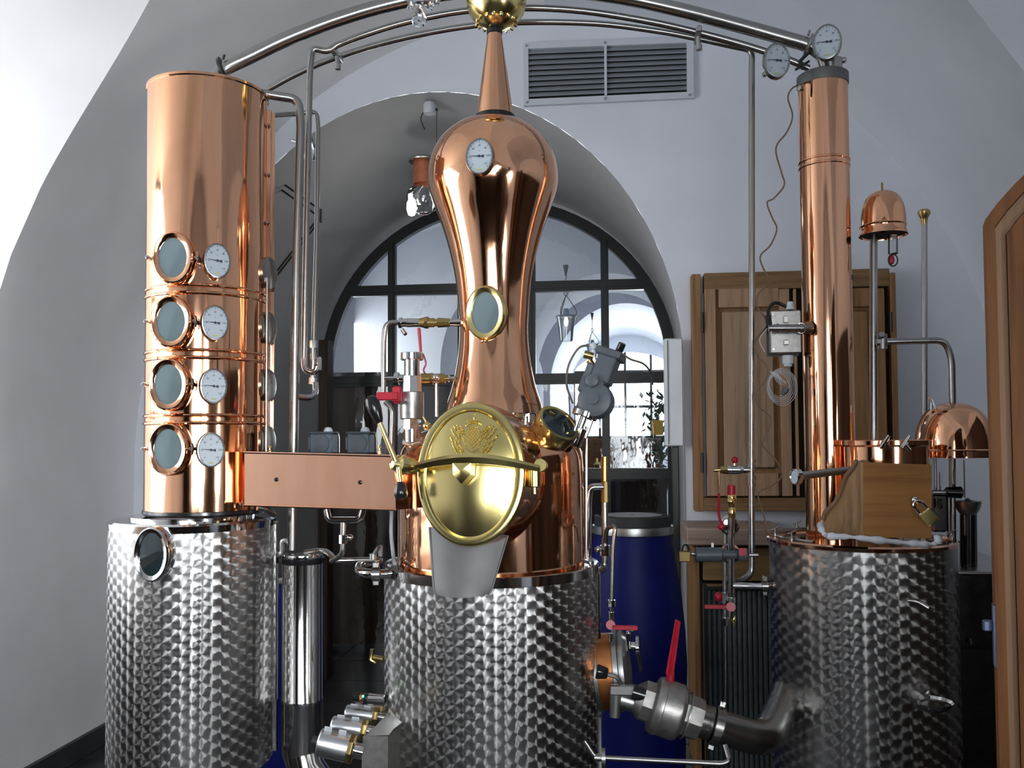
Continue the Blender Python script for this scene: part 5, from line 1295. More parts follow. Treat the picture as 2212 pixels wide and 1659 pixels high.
mb = MB(); mb.box((-2.39, .9, .925), (.44, 2.64, .03), bev=.006); obj('top', mb, BROWNW, lc2)
darkener = thing('reflection_darkener', 'unseen dark wooden block added on the right wall to darken reflections', 'reflection_darkener', (1.72, 1.85, 0))  # unseen, added to darken metal reflections and shade the lower right wall
mb = MB(); mb.box((1.76, 1.85, 1.0), (.36, 2.0, 2.0), bev=.01); obj('body', mb, DARKW, darkener)
for k in range(3): mb = MB(); mb.box((1.57, 1.20+.65*k, 1.0), (.02, .60, 1.85), bev=.006); obj('door', mb, DARKW, darkener)
# ================================================================ valves left of the helmet
lv = thing('safety_valve', 'stainless relief valve standing on the still shoulder left of the helmet', 'valve', P(890, 950, 2.55))
YV = 2.52
mb = MB(); s7 = sc(890, 850, YV)
def segs(mb, rows, Y, ch=0, n=24):
    """rows of (x0, y0, x1, y1, r px[, r2 px[, n]])"""
    for r_ in rows:
        s = sc(r_[0], r_[1], Y); r2 = r_[5] if len(r_) > 5 and r_[5] else r_[4]
        mb.cyl(P(r_[0], r_[1], Y), P(r_[2], r_[3], Y), r_[4]*s, r2*s, r_[6] if len(r_) > 6 else n, ch)
    return mb
segs(mb, [(890, 778, 890, 762, 25, 0, 14)], YV, .002); obj('cap_nut', mb, STEEL_P, lv)
mb = MB(); segs(mb, [(890, 815, 890, 776, 17), (890, 848, 890, 812, 22, 20, 8)], YV, .001); obj('neck', mb, STEEL_P, lv)
mb = MB(); segs(mb, [(890, 928, 890, 904, 20, 0, 8), (891, 955, 891, 926, 18, 19)], YV, .001); obj('base_tube', mb, STEEL_P, lv)
mb = MB(); segs(mb, [(890, 906, 890, 846, 25.5)], YV, .003); obj('valve_body', mb, CAST, lv)
mb = MB(); mb.box(P(838, 856, 2.44), (46*s7, .022, 17*s7), Matrix.Identity(4), bev=.003); mb.cyl(P(858, 858, 2.47), P(868, 860, 2.50), 14*s7, n=18); mb.box(P(858, 852, 2.45), (18*s7, .02, 34*s7), bev=.004); obj('lever', mb, RED, lv)
mb = MB(); mb.cyl(P(866, 864, 2.47), P(878, 862, 2.52), 8*s7, n=16); obj('spindle', mb, STEEL_B, lv)
mb = MB(); segs(mb, [(872, 955, 912, 955, 8)], YV); mb.tube([P(872, 955, YV-.01), P(891, 960, YV-.02), P(912, 952, YV-.01)], .008, 8); obj('weld_collar', mb, STEEL_P, lv)

lp = thing('equalising_pipe', 'bent stainless pipe loop with brass unions left of the helmet', 'pipe', P(828, 800, 2.62))
Y6 = 2.62; s = sc(830, 760, Y6)
q = fillet([P(872, 697, Y6), P(834, 696, Y6), P(829, 730, Y6), P(828, 862, Y6)], .055); obj('tube', MB().tube(q, 5.6*s, 14), STEEL, lp)
q = fillet([P(832, 868, Y6), P(848, 884, Y6), P(846, 940, Y6), P(845, 980, Y6)], .03); obj('lower_tube', MB().tube(q, 5.4*s, 14), STEEL, lp)
mb = MB(); segs(mb, [(862, 697, 868, 697, 12, 0, 8), (868, 697, 880, 697, 9), (880, 697, 906, 697, 10, 9), (972, 697, 1000, 697, 7, 9)], Y6); mb.cyl(P(869, 712, Y6-.02), P(876, 722, Y6-.03), .006, n=8); obj('union', mb, STEEL_P, lp)
mb = MB(); segs(mb, [(906, 697, 918, 697, 9, 12), (918, 697, 926, 697, 13, 0, 8), (926, 697, 938, 697, 10), (938, 697, 948, 697, 8), (946, 697, 972, 697, 11, 9, 8)], Y6); obj('brass_union', mb, BRASS_D, lp)
mb = MB(); mb.add([P(901, 710, Y6-.02), P(908, 710, Y6-.02), P(911, 760, Y6-.02), P(906, 760, Y6-.02)], [(0, 1, 2, 3)]); mb.add([p+Vector((0, .006, 0)) for p in [P(901, 710, Y6-.02), P(908, 710, Y6-.02), P(911, 760, Y6-.02), P(906, 760, Y6-.02)]], [(3, 2, 1, 0)]); mb.tube([P(904.5, 708, Y6-.017), P(908.5, 760, Y6-.017)], .0042, 8); obj('red_lever', mb, RED, lp)
mb = MB(); segs(mb, [(829, 818, 853, 818, 5), (853, 818, 862, 818, 14, 0, 8), (862, 818, 872, 818, 9), (968, 818, 984, 818, 5)], Y6); obj('branch', mb, STEEL_P, lp)
mb = MB(); segs(mb, [(910, 818, 930, 818, 12), (930, 818, 936, 818, 13, 0, 8), (950, 818, 962, 818, 12, 10, 8), (962, 818, 970, 818, 8)], Y6); obj('brass_union', mb, BRASS_D, lp)
mb = MB(); segs(mb, [(936, 818, 950, 818, 11), (943, 824, 943, 900, 3.4)], Y6); mb.ball(P(943, 815, Y6-.01), .012); obj('tee', mb, STEEL_P, lp)
mb = MB(); mb.tube(spline([P(914, 765, Y6), P(920, 785, Y6), P(915, 800, Y6), P(922, 812, Y6)], 5), .003, 6); obj('red_loop', mb, RED, lp)
mb = MB(); segs(mb, [(918, 928, 928, 914, 4), (924, 918, 914, 900, 2.5)], 2.48); mb.ball(P(922, 920, 2.48), .012); lc_ = obj('air_cock', mb, BRASS, None, 'small brass air cock on the shoulder behind the lid', 'cock')

# motors standing on the duct
for i, px in enumerate((700, 780)):
    t = thing('solenoid_valve', ('grey solenoid head with white cap on the duct, nearer the tall column', 'grey solenoid head with white cap on the duct, nearer the still')[i], 'solenoid valve', P(px, 978, 2.68), 'solenoid heads on the copper duct')
    s = sc(px, 955, 2.68); c0 = P(px, 958, 2.68)
    mb = MB(); mb.box(c0, (50*s, .06, 46*s), bev=.006); hd = obj('housing', mb, GREY_W, t)
    mb = MB(); mb.cyl(c0+Vector((0, -.030, 0)), c0+Vector((0, -.036, 0)), 19*s, n=28); mb.box(c0+Vector((0, 0, 23*s)), (56*s, .06, 5*s), bev=.003); mb.box(c0+Vector((-27*s, 0, 0)), (6*s, .05, 30*s), bev=.003); obj('cover', mb, GREYP, t)
    x, y = axis_of(px+9, 930, 2.68); mb = MB(); mb.lathe(prof_px(x, y, s, [(10, 936), (10, 930), (7, 924), (.5, 922)]), AX(x, y), 20); obj('cap', mb, WHITEP, t)
    mb = MB(); mb.tube(fillet([P(px-20, 935, 2.68), P(px+31, 935, 2.68), P(px+33, 945, 2.68), P(px+33, 978, 2.68)], .01), .0028, 8); mb.tube([P(px-29, 978, 2.68), P(px-25, 960, 2.68)], .003, 6); obj('wire_bracket', mb, STEEL, t)
for px, lab in ((583, 'small brass bleed screw on the duct near the tall column'), (820, 'small brass bleed screw on the duct near the still')):
    mb = MB(); x, y = axis_of(px, 972, 2.56); s = sc(px, 972, 2.56); mb.lathe(prof_px(x, y, s, [(4, 982), (4, 974), (2, 972), (2, 968), (5, 967), (4, 963)]), AX(x, y), 12); obj('bleed_screw', mb, BRASS, None, lab, 'screw')

# yoke pipe under the duct and drain to the jacket
yk = thing('yoke_pipe', 'U-shaped stainless yoke pipe under the copper duct with centre drop', 'pipe', P(742, 1140, 2.56))
s = sc(745, 1120, 2.56)
q = fillet([P(705, 1100, 2.56), P(710, 1124, 2.56), P(778, 1124, 2.56), P(785, 1100, 2.56)], .045); obj('tube', MB().tube(q, 7.5*s, 16), STEEL_P, yk)
mb = MB(); segs(mb, [(742, 1128, 741, 1156, 7)], 2.56); mb.tube(fillet([P(741, 1174, 2.56), P(740, 1196, 2.56), P(728, 1206, 2.58), P(716, 1212, 2.6)], .03), 6*s, 14); obj('drop_tube', mb, STEEL, yk)
mb = MB(); segs(mb, [(741, 1155, 741, 1174, 9.5, 0, 8), (741, 1164, 756, 1162, 5)], 2.56); mb.ball(P(756, 1161, 2.55), .010); obj('union', mb, STEEL_P, yk)
dr = thing('drain_line', 'stainless drain line running from the filter top to the jacket elbow', 'pipe', P(770, 1210, 2.6))
mb = MB(); s = sc(760, 1205, 2.58)
q = spline([P(660, 1194, 2.70), P(690, 1190, 2.68), P(706, 1193, 2.64), P(722, 1206, 2.6), P(740, 1211, 2.58), P(790, 1210, 2.56), P(822, 1211, 2.55)], 6); mb.tube(q, 7*s, 14); obj('tube', mb, STEEL_P, dr)
mb = MB(); q = fillet([P(836, 1240, 2.5), P(800, 1240, 2.47), P(776, 1235, 2.5), P(775, 1222, 2.56), P(800, 1212, 2.58), P(824, 1216, 2.58)], .035); mb.tube(q, 10*s, 18); obj('elbow', mb, STEEL_P, dr)
clamp(dr, P(812, 1240, 2.47), (1, .2, 0), 10.5*s, side=(0, 0, 1))
mb = MB(); mb.cyl(P(806, 1200, 2.54), P(818, 1182, 2.52), .006, n=8); mb.cyl(P(806, 1196, 2.54), P(806, 1208, 2.54), .012, n=12); mb.box(P(822, 1190, 2.55), (.012, .012, .035), bev=.002); obj('wing_clamp', mb, STEEL_B, dr)
mb = MB(); mb.tube(spline([P(846, 1100, 2.62), P(845, 1150, 2.62), P(849, 1195, 2.6), P(853, 1218, 2.55)], 5), .006, 8); obj('thin_hose', mb, WIREW, None, 'thin pale hose dropping behind the duct to the jacket rim', 'hose')
mb = MB(); mb.tube(spline([P(556, 1096, 2.5), P(575, 1100, 2.52), P(592, 1112, 2.55)], 5), .009, 10); obj('stub_pipe', mb, STEEL, None, 'short steel stub pipe at the top edge of the left tank', 'pipe')
mb = MB(); mb.tube(spline([P(590, 1196, 3.2), P(610, 1196, 3.2), P(612, 1170, 3.2), P(628, 1172, 3.2)], 5), .012, 10); mb.ball(P(630, 1173, 3.2), .018); obj('rear_fitting', mb, STEEL_B, None, 'small steel fitting behind the stout downpipe above the filter', 'fitting')

# chrome filter cylinder
fc = thing('filter_cylinder', 'chromed upright filter cylinder with black collar between the two jackets', 'filter', P(654, 1659, 2.72))
x, y = axis_of(654, 1400, 2.72); s = sc(654, 1400, 2.72)
mb = MB(); mb.lathe(prof_px(x, y, s, [(42, 1628), (44, 1622), (44, 1514), (45, 1512), (45, 1507), (44, 1505), (44, 1214)]), AX(x, y), 56); obj('body', mb, STEEL_P, fc)
mb = MB(); mb.lathe(prof_px(x, y, s, [(44.6, 1216), (45.5, 1214), (45.5, 1204), (43, 1203)]), AX(x, y), 56, cap=False); obj('collar', mb, BLACKP, fc)
mb = MB(); mb.lathe(prof_px(x, y, s, [(44, 1205), (45, 1202), (44, 1196), (38, 1194), (.5, 1193)]), AX(x, y), 56, cap=False); obj('lid', mb, STEEL_P, fc)
q0 = Vector((x, y, zat(x, y, 1618))); mb = MB(); mb.tube([q0, q0+Vector((.02, -.01, -.06)), q0+Vector((.09, -.03, -.13)), q0+Vector((.15, -.05, -.20))], [43*s, 42*s, 36*s, 34*s], 40); obj('elbow', mb, STEEL_P, fc)
mb = MB(); mb.lathe([(.05, 0), (.05, .01), (.018, .02), (.018, zat(x, y, 1640))], Matrix.Translation((x-.02, y+.02, 0)), 20); obj('leg', mb, STEEL, fc)

# actuator bank at lower left of the jacket
ab = thing('manifold_block', 'grey angular manifold block fixed low on the left of the centre jacket', 'manifold', P(812, 1659, 2.4))
mb = MB(); f = [P(784, 1590, 2.30), P(838, 1590, 2.34), P(838, 1680, 2.34), P(780, 1680, 2.30)]; k = Vector((.05, .34, 0)); mb.add(f+[p+k for p in f], [(0, 1, 2, 3), (7, 6, 5, 4), (0, 4, 5, 1), (3, 2, 6, 7), (0, 3, 7, 4), (1, 5, 6, 2)]); obj('block', mb, CAST, ab)
mb = MB(); a = [P(790, 1590, 2.30), P(840, 1588, 2.34), P(850, 1575, 2.36), P(826, 1552, 2.40), P(812, 1568, 2.35)]; mb.add(a+[p+Vector((.02, .12, .0)) for p in a], [(0, 1, 2, 3, 4), (9, 8, 7, 6, 5)] + [(j, (j+1) % 5, 5+(j+1) % 5, 5+j) for j in range(5)]); obj('hood', mb, STEEL_B, ab)
AL = metal('dull_aluminium', (.60, .61, .62), .25, .38)
for i, (x0, y0, x1, y1, r_, Y_) in enumerate(((688, 1602, 762, 1619, 29, 2.22), (716, 1567, 790, 1578, 21, 2.36), (746, 1540, 814, 1548, 18, 2.52), (768, 1528, 826, 1533, 12, 2.66))):
    lab = ('nearest and largest aluminium actuator at the lower left of the jacket', 'second aluminium actuator from the front of the manifold', 'third aluminium actuator from the front of the manifold', 'rearmost, mostly hidden aluminium actuator of the manifold')[i]
    t = thing('pneumatic_actuator', lab, 'actuator', P((x0+x1)/2, y1+r_, Y_), 'actuators on the manifold block')
    s = sc(x0, y0, Y_); A_, B_ = P(x0, y0, Y_), P(x1, y1, Y_+.01); d = (B_-A_).normalized(); L = (B_-A_).length
    M = frame(A_, d)
    mb = MB(); mb.lathe([(r_*s*.86, 0), (r_*s, .004), (r_*s, L-.014), (r_*s*.96, L-.010)], M, 32); body = obj('body', mb, AL, t)
    mb = MB(); mb.lathe([(r_*s*1.04, L-.012), (r_*s*1.1, L-.008), (r_*s*1.1, L), (r_*s, L+.004)], M, 8); obj('collar_nut', mb, BRASS_D, t)
    mb = MB(); mb.lathe([(r_*s*.55, L), (r_*s*.55, L+.028)], M, 20); obj('stem', mb, STEEL_P, t)
    mb = MB()
    for u in (.30, .72): mb.box((0, 0, 0), (r_*s*.9, .003, L*.22), frame(A_ + d*L*u + Vector((0, -.2, 1)).normalized()*(r_*s*1.0), d, (1, 0, 0)), bev=.001)
    obj('paper_tag', mb, WHITEP, body)
    if i == 0: mb = MB(); mb.cyl(A_-d*.016, A_, r_*s*.35, n=14); obj('air_port', mb, RUBBER, t)
ps = thing('level_sensor', 'short steel sensor with green light and orange ring beside the jacket', 'sensor', P(800, 1512, 2.5))
s = sc(800, 1508, 2.5); mb = MB(); segs(mb, [(786, 1509, 832, 1512, 12), (776, 1508, 788, 1509, 8)], 2.5, .002); obj('barrel', mb, STEEL_P, ps)
mb = MB(); segs(mb, [(764, 1505, 780, 1507, 10), (788, 1509, 796, 1510, 12.4)], 2.5); obj('plug', mb, BLACKP, ps)
mb = MB(); segs(mb, [(779, 1508, 782, 1508, 11)], 2.5); obj('orange_ring', mb, ORANGE, ps)
mb = MB(); mb.ball(P(784, 1504, 2.47), .0035); obj('green_light', mb, emit('green_led', (.1, 1, .4), 3), ps)
bc = MB(); segs(bc, [(806, 1420, 828, 1424, 6)], 2.6); bc.tube([P(804, 1402, 2.6), P(800, 1425, 2.6), P(812, 1432, 2.6)], .006, 8); obj('drain_tap', bc, BRASS_D, None, 'small dark tap at the left edge of the centre jacket', 'tap')

# ================================================================ motor valve right of the helmet
mv = thing('motor_valve', 'grey motorised valve leaning on a stainless tube right of the helmet', 'motor valve', P(1245, 935, 2.6))
YM = 2.60; s = sc(1290, 830, YM)
A_, B_ = P(1243, 950, YM-.06), P(1318, 748, YM-.04); d = (B_-A_).normalized(); L = (B_-A_).length
xs_ = Vector((1, -.25, 0)); M = frame(A_, d, xs_)
def ly(px_len): return px_len*s
mb = MB(); mb.lathe([(ly(15), -.02), (ly(17), -.01), (ly(17), L*.12), (ly(13), L*.13)], M, 28)
for k in range(3):
    a = 2*PI*k/3+.4; mb.cyl(M @ Vector((ly(19)*math.cos(a), ly(19)*math.sin(a), L*.05)), M @ Vector((ly(19)*math.cos(a), ly(19)*math.sin(a), L*.27)), ly(3.2), n=10)
mb.lathe([(ly(8), L*.10), (ly(8), L*.3)], M, 20); mb.lathe([(ly(26), L*.24), (ly(28), L*.245), (ly(28), L*.295), (ly(26), L*.30)], M, 32); obj('stem', mb, STEEL_P, mv)
mb = MB(); mb.lathe([(ly(22), L*.30), (ly(24), L*.32), (ly(24), L*.46), (ly(20), L*.50)], M, 32)
mb.box((-ly(4), -.0, L*.55), (ly(50), ly(46), L*.20), M, bev=.008)
M2 = M @ Matrix.Translation((ly(14), 0, L*.43)) @ Matrix.Rotation(PI/2, 4, 'X'); mb.lathe([(ly(30), -ly(20)), (ly(36), -ly(16)), (ly(38), 0), (ly(36), ly(20)), (ly(28), ly(24)), (ly(12), ly(25)), (ly(12), ly(30))], M2, 40)
mb.box((ly(8), 0, L*.77), (ly(42), ly(42), L*.32), M, bev=.006); mb.box((ly(8), 0, L*.92), (ly(56), ly(54), L*.08), M, bev=.004); mb.lathe([(ly(6), L*.58), (ly(9), L*.60), (ly(9), L*.75), (ly(6), L*.77)], M @ Matrix.Translation((-ly(20), -ly(14), 0)), 16)
hs = obj('housing', mb, GREYP, mv)
M3 = M @ Matrix.Translation((ly(-2), -ly(27), L*.60)) @ Matrix.Rotation(PI/2, 4, 'X'); mb = MB(); mb.lathe([(ly(14), -ly(4)), (ly(14), ly(3)), (ly(11), ly(5))], M3, 28); obj('round_plate', mb, GREYP, hs)
mb = MB(); mb.cyl(M @ Vector((ly(22), 0, L*.96)), M @ Vector((ly(26), -.01, L*1.06)), ly(8), n=14, ch=.002); obj('cable_gland', mb, BLACKP, mv)
mb = MB(); c0 = P(1270, 760, YM); mb.cyl(P(1262, 765, YM), P(1282, 770, YM), .012, .010, 14); mb.cyl(P(1272, 778, YM), P(1280, 790, YM), .010, n=12); obj('brass_fitting', mb, BRASS_D, mv)
mb = MB(); mb.cyl(P(1278, 742, YM-.01), P(1284, 754, YM-.01), .010, n=12); obj('white_plug', mb, WHITEP, mv)
mb = MB(); mb.tube(spline([P(1275, 746, YM), P(1250, 752, YM), P(1228, 790, YM), P(1224, 830, YM), P(1232, 858, YM), P(1238, 872, YM)], 6), .0032, 8)
mb.tube(spline([P(1338, 760, YM), P(1362, 776, YM), P(1390, 786, YM+.1), P(1406, 806, YM+.4), P(1410, 830, YM+.8)], 6), .0032, 8)
mb.tube(spline([P(1229, 850, YM), P(1231, 900, YM), P(1229, 930, YM)], 4), .0024, 6); obj('cables', mb, WIRE, mv)

# ================================================================ pipes right of the pot
rp_ = thing('thin_guide_rod', 'thin upright steel rod close to the right side of the pot', 'rod', P(1266, 1200, 2.6))
mb = MB(); mb.tube([P(1267, 920, 2.62), P(1266, 1205, 2.62)], 3.2*sc(1266, 1000, 2.62), 10); obj('rod', mb, STEEL, rp_)
up = thing('brass_sleeve_pipe', 'stainless pipe with long brass sleeve right of the pot', 'pipe', P(1308, 1130, 2.75))
Yb = 2.75; s = sc(1308, 1030, Yb)
mb = MB(); segs(mb, [(1306, 1085, 1306, 1040, 9, 8, 8), (1306, 1040, 1306, 986, 7.5)], Yb, .001); obj('brass_sleeve', mb, BRASS_D, up)
mb = MB(); q = fillet([P(1306, 1084, Yb), P(1307, 1205, Yb), P(1304, 1228, Yb), P(1288, 1238, 2.66)], .04); mb.tube(q, 7.5*s, 14); obj('tube', mb, STEEL, up)
mb = MB(); q = fillet([P(1300, 1052, Yb), P(1274, 1052, Yb), P(1270, 1085, Yb), P(1270, 1205, Yb)], .06); mb.tube(q, 8.5*s, 16); mb.ball(P(1301, 1052, Yb), .012); obj('side_loop', mb, STEEL_P, up)
mb = MB(); segs(mb, [(1307, 1178, 1307, 1200, 11, 0, 8)], Yb); mb.ball(P(1291, 1187, Yb-.03), .010); mb.cyl(P(1291, 1187, Yb-.03), P(1306, 1188, Yb), .005, n=8); obj('union', mb, STEEL_P, up)
sl = thing('siphon_pipe', 'thin hooked siphon pipe with red lever cock over the blue drum', 'pipe', P(1320, 1240, 2.62))
s = sc(1320, 1240, 2.62); q = fillet([P(1309, 1172, 2.66), P(1310, 1140, 2.64), P(1330, 1136, 2.62), P(1324, 1180, 2.62), P(1321, 1300, 2.62)], .03); obj('tube', MB().tube(q, 5*s, 12), STEEL, sl)
mb = MB(); segs(mb, [(1321, 1296, 1321, 1310, 9, 0, 8), (1321, 1310, 1321, 1324, 4), (1320, 1322, 1320, 1340, 6.5), (1320, 1368, 1320, 1385, 6)], 2.62); obj('cock_body', mb, STEEL_P, sl)
mb = MB(); mb.cyl(P(1319, 1350, 2.60), P(1319, 1350, 2.64), 10*s, n=20); mb.box(P(1350, 1356, 2.60), (54*s, .008, 10*s), bev=.002); obj('red_lever', mb, RED, sl)

# manway port at the right of the jacket
mp = thing('discharge_port', 'orange copper discharge port with steel flange on the right of the jacket', 'port', P(1310, 1535, 2.68))
Yd = 2.68; s = sc(1320, 1450, Yd); A_ = P(1268, 1452, Yd); d = Vector((.98, -.05, .10)).normalized(); M = frame(A_, d)
k = s
mb = MB(); mb.lathe([(80*k, -.06), (80*k, 62*k)], M, 56, cap=False); obj('copper_neck', mb, ORANGE, mp)
mb = MB(); mb.lathe([(80*k, 20*k), (84*k, 21*k), (84*k, 29*k), (80*k, 30*k)], M, 56, cap=False); mb.lathe([(82*k, 60*k), (86*k, 62*k), (86*k, 72*k), (82*k, 74*k)], M, 56, cap=False); mb.lathe([(80*k, 76*k), (84*k, 77*k), (84*k, 84*k), (70*k, 92*k), (.5*k, 97*k)], M, 56, cap=False); mb.lathe([(80*k, 60*k), (80*k, 80*k)], M, 56, cap=False); obj('steel_flange', mb, STEEL_B, mp)
mb = MB(); mb.cyl(P(1362, 1395, Yd-.02), P(1376, 1397, Yd-.02), 9*k, n=16); mb.lathe([(20*k, 0), (24*k, .002), (24*k, .010), (20*k, .012)], frame(P(1374, 1398, Yd-.02), (1, -.1, .06)), 32); hw = obj('hand_wheel', mb, STEEL_P, mp)
mb = MB(); mb.cyl(P(1352, 1358, Yd), P(1368, 1358, Yd), .010, n=14); mb.cyl(P(1360, 1352, Yd), P(1358, 1376, Yd), .006, n=10); mb.box(P(1356, 1384, Yd), (.012, .03, .05), bev=.002); obj('eye_bolt', mb, STEEL_P, mp)
mb = MB(); mb.cyl(P(1288, 1450, Yd-.16), P(1313, 1455, Yd-.16), 15*k, 11*k, 20, .003); obj('grip', mb, BLACKP, mp); mb = MB(); mb.cyl(P(1378, 1402, Yd-.04), P(1384, 1450, Yd-.04), .006, n=10); obj('wheel_spoke', mb, BLACKP, mp); mb = MB(); mb.cyl(P(1366, 1494, Yd-.15), P(1392, 1502, Yd-.15), 15*k, n=16); obj('grip', mb, BLACKP, mp)
mb = MB(); mb.tube(fillet([P(1312, 1457, Yd-.16), P(1334, 1462, Yd-.16), P(1342, 1480, Yd-.15)], .02), .006, 10); mb.box((P(1322, 1486, Yd-.15)+P(1368, 1494, Yd-.15))*.5, (.070, .02, .028), bev=.003); mb.cyl(P(1330, 1494, Yd-.13), P(1328, 1548, Yd-.13), 13*k, 11*k, 16); mb.cyl(P(1336, 1508, Yd-.11), P(1378, 1520, Yd-.11), 20*k, n=20); obj('locking_arm', mb, STEEL_B, mp)

# big ball valve and outlet pipe
bv = thing('ball_valve', 'large cast ball valve with long red lever low right of the jacket', 'ball valve', P(1440, 1600, 2.4))
Y8 = 2.56; s = sc(1440, 1530, Y8); A_, B_ = P(1372, 1506, Y8), P(1512, 1556, Y8); d = (B_-A_).normalized(); L = (B_-A_).length; M = frame(A_, d)
mb = MB(); mb.lathe([(30*s, .0), (44*s, .02), (44*s, .055)], M, 8); mb.lathe([(48*s, .048), (58*s, .054), (62*s, .066), (62*s, .075), (60*s, .077), (60*s, .120), (60*s, .125), (56*s, .134), (48*s, .140)], M, 48); mb.lathe([(46*s, .140), (46*s, L*.93), (44*s, L)], M, 8); mb.lathe([(51*s, L*.78), (51*s, L*.80)], M, 30); vb = obj('valve_body', mb, CAST, bv)
a, b, c, e = P(1438, 1456, Y8-.01), P(1455, 1460, Y8-.01), P(1470, 1344, Y8-.03), P(1459, 1338, Y8-.03)
mb = MB(); kk = Vector((0, .010, 0)); mb.add([a, b, c, e, a+kk, b+kk, c+kk, e+kk], [(0, 1, 2, 3), (7, 6, 5, 4), (0, 4, 5, 1), (3, 2, 6, 7), (0, 3, 7, 4), (1, 5, 6, 2)]); mb.tube([(a+b)/2, (c+e)/2], .004, 8); mb.cyl(P(1447, 1478, Y8), P(1448, 1452, Y8), .012, n=16); obj('red_lever', mb, RED, bv)
op = thing('outlet_pipe', 'thick stainless outlet pipe from the ball valve to the cooling tank', 'pipe', P(1600, 1620, 2.45))
q = fillet([P(1506, 1554, Y8), P(1655, 1602, 2.60), P(1700, 1500, 2.78)], .06); mb = MB(); mb.tube(q, 39*s*.92, 32); obj('tube', mb, STEEL, op)
clamp(op, P(1548, 1568, Y8), d, 40*s*.94, 'hose_clamp', w=.012, side=(0, .2, 1))
mb = MB(); mb.lathe([(36*s, -.002), (38.5*s, 0), (36*s, .002)], frame(P(1658, 1603, 2.635), d), 40, cap=False); obj('weld_bead', mb, STEEL_P, op)
tl_ = thing('condensate_line', 'thin straight stainless line along the bottom edge, right of the jacket', 'pipe', P(1430, 1642, 2.45))
s9 = sc(1400, 1640, 2.45)
q = fillet([P(1262, 1600, 2.45), P(1284, 1634, 2.45), P(1305, 1637, 2.45), P(1560, 1650, 2.45), P(1576, 1644, 2.45), P(1566, 1610, 2.48)], .02); obj('tube', MB().tube(q, 6*s9, 12), STEEL, tl_)
mb = MB(); segs(mb, [(1300, 1637, 1308, 1637, 20, 0, 20), (1284, 1636, 1300, 1637, 8)], 2.45); obj('union_nut', mb, STEEL_B, tl_)

# ================================================================ valve group in front of the wall cupboard
vg = thing('filling_manifold', 'upright pair of steel pipes with red capped brass tap by the cooling tank', 'pipe manifold', P(1580, 1400, 2.85))
Y9 = 2.85; s = sc(1580, 1200, Y9)
mb = MB(); segs(mb, [(1580, 1118, 1580, 1330, 7)], Y9); obj('front_tube', mb, STEEL_P, vg)
mb = MB(); segs(mb, [(1566, 1130, 1566, 1350, 5.5)], Y9+.06); segs(mb, [(1567, 1350, 1567, 1540, 3)], Y9+.04); obj('rear_tube', mb, STEEL, vg)
mb = MB(); x, y = axis_of(1581, 1095, Y9); mb.lathe(prof_px(x, y, s, [(7, 1120), (8, 1112), (9, 1104), (6, 1096), (8, 1088), (10, 1080), (10, 1072), (7, 1066)]), AX(x, y), 20); mb.ball(P(1579, 1083, Y9-.01), .012); obj('brass_tap', mb, BRASS, vg)
mb = MB(); segs(mb, [(1580, 1070, 1580, 1048, 8.5)], Y9, .002); obj('red_cap', mb, RED, vg)
mb = MB(); M = frame(P(1576, 1134, Y9+.03), (0, -1, 0)); mb.lathe([(20*s, -.01), (22*s, 0), (18*s, .008), (14*s, .010)], M, 28); obj('valve_disc', mb, STEEL_P, vg)
mb = MB(); M = frame(P(1577, 1196, Y9+.02), (0, -1, 0)); mb.lathe([(20*s, -.01), (22*s, 0), (18*s, .006)], M, 28); obj('valve_disc', mb, STEEL_P, vg)
for r_ in ((1566, 1280, 1566, 1302, 9, 0, 8), (1567, 1335, 1567, 1352, 9, 5, 8), (1580, 1290, 1580, 1302, 9, 0, 8), (1580, 1318, 1580, 1336, 7)): mb = MB(); segs(mb, [r_], Y9); obj('union', mb, STEEL_P, vg)
mb = MB(); mb.tube(fillet([P(1553, 1065, Y9), P(1552, 1112, Y9), P(1560, 1136, Y9)], .03), [.0042]*len(fillet([0*Vector((1,1,1))]*0 or [P(1553, 1065, Y9), P(1552, 1112, Y9), P(1560, 1136, Y9)], .03)), 8); mb.ball(P(1558, 1138, Y9), .011); obj('upper_red_lever', mb, RED, vg)
mb = MB(); mb.box(P(1548, 1311, Y9-.02), (52*s, .008, 9*s), bev=.002); mb.cyl(P(1579, 1311, Y9-.03), P(1579, 1311, Y9), 10*s, n=20); obj('lower_red_lever', mb, RED, vg)
mb = MB(); mb.ball(P(1551, 1289, Y9), .012, 1, 1, 1.2); mb.cyl(P(1545, 1289, Y9-.005), P(1560, 1289, Y9), .006, n=10); obj('red_knob', mb, RED, vg)
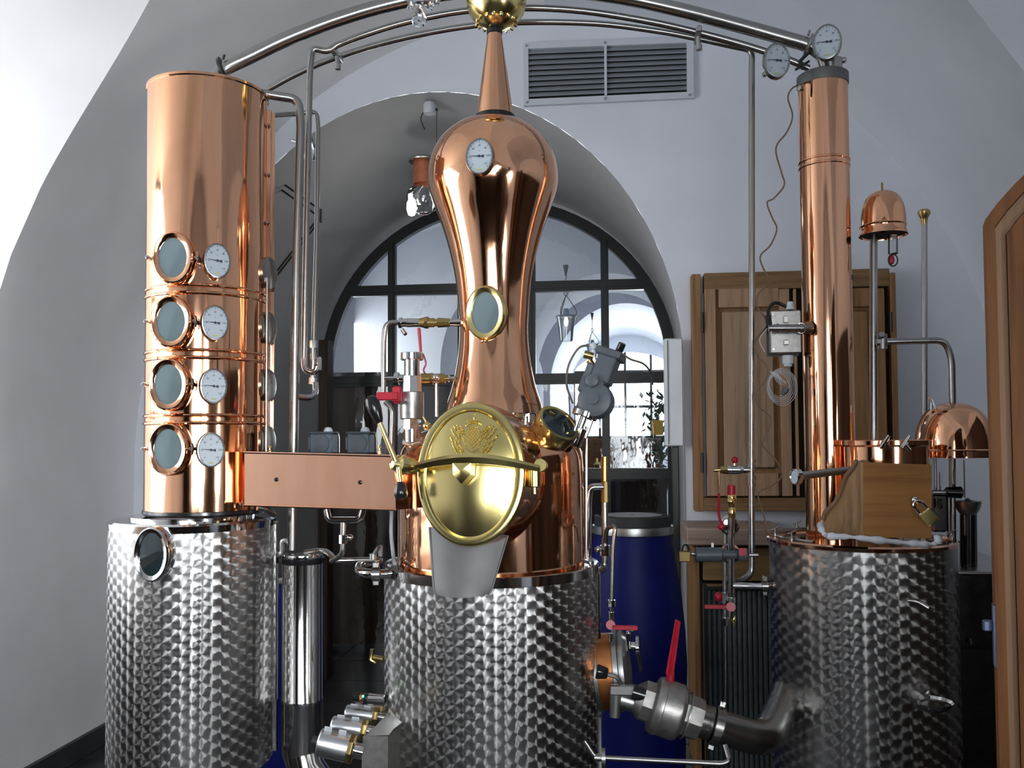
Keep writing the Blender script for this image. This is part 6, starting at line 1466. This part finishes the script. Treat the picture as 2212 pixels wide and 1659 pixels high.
mb = MB(); mb.lathe(prof_px(x, y, s, [(3, 1352), (5, 1345), (6, 1336), (4, 1330)]), AX(x, y), 12); obj('brass_nozzle', mb, BRASS, vg)
hp_ = thing('supply_pipe', 'short horizontal stainless pipe clamped to the left of the cooling tank', 'pipe', P(1630, 1265, 2.8))
q = fillet([P(1584, 1265, Y9), P(1660, 1267, 2.83), P(1680, 1264, 2.80), P(1686, 1258, 2.84)], .02); obj('tube', MB().tube(q, 7.2*s, 14), STEEL_P, hp_)
clamp(hp_, P(1652, 1266, 2.83), (1, 0, 0), 8*s, w=.010, side=(0, 0, 1))
so = thing('solenoid_actuator', 'black horizontal solenoid with red label across the steel pipes', 'solenoid valve', P(1560, 1210, 2.8))
mb = MB(); segs(mb, [(1502, 1198, 1560, 1198, 16)], Y9-.03, .003); obj('coil', mb, GREYP, so)
mb = MB(); segs(mb, [(1594, 1198, 1614, 1198, 14)], Y9-.03, .003); segs(mb, [(1560, 1198, 1594, 1198, 9)], Y9-.01); obj('end_piece', mb, GREYP, so)
mb = MB(); mb.box(P(1604, 1192, Y9-.055), (16*s, .002, 15*s)); obj('label', mb, RED, so)
mb = MB(); mb.box(P(1539, 1177, Y9-.03), (.008, .006, .014)); segs(mb, [(1618, 1199, 1638, 1199, 4), (1494, 1196, 1502, 1197, 4)], Y9-.02); obj('terminal', mb, STEEL, so)
bt = thing('bleed_valve', 'small bleed valve with red knob and brass tip left off the riser', 'valve', P(1580, 1025, 2.93))
Yt = 2.93; s = sc(1580, 1015, Yt)
mb = MB(); segs(mb, [(1606, 1015, 1598, 1015, 7, 0, 8), (1598, 1015, 1571, 1015, 9)], Yt, .001); segs(mb, [(1587, 1006, 1587, 996, 4)], Yt); obj('valve_body', mb, STEEL_P, bt)
mb = MB(); segs(mb, [(1571, 1015, 1556, 1015, 9, 7, 8), (1556, 1015, 1542, 1016, 4)], Yt); segs(mb, [(1553, 1018, 1554, 1048, 2.6, 1.6)], Yt-.01); obj('brass_tip', mb, BRASS_D, bt)
mb = MB(); mb.ball(P(1587, 994, Yt), .011, 1, 1, 1.1); obj('red_knob', mb, RED, bt)
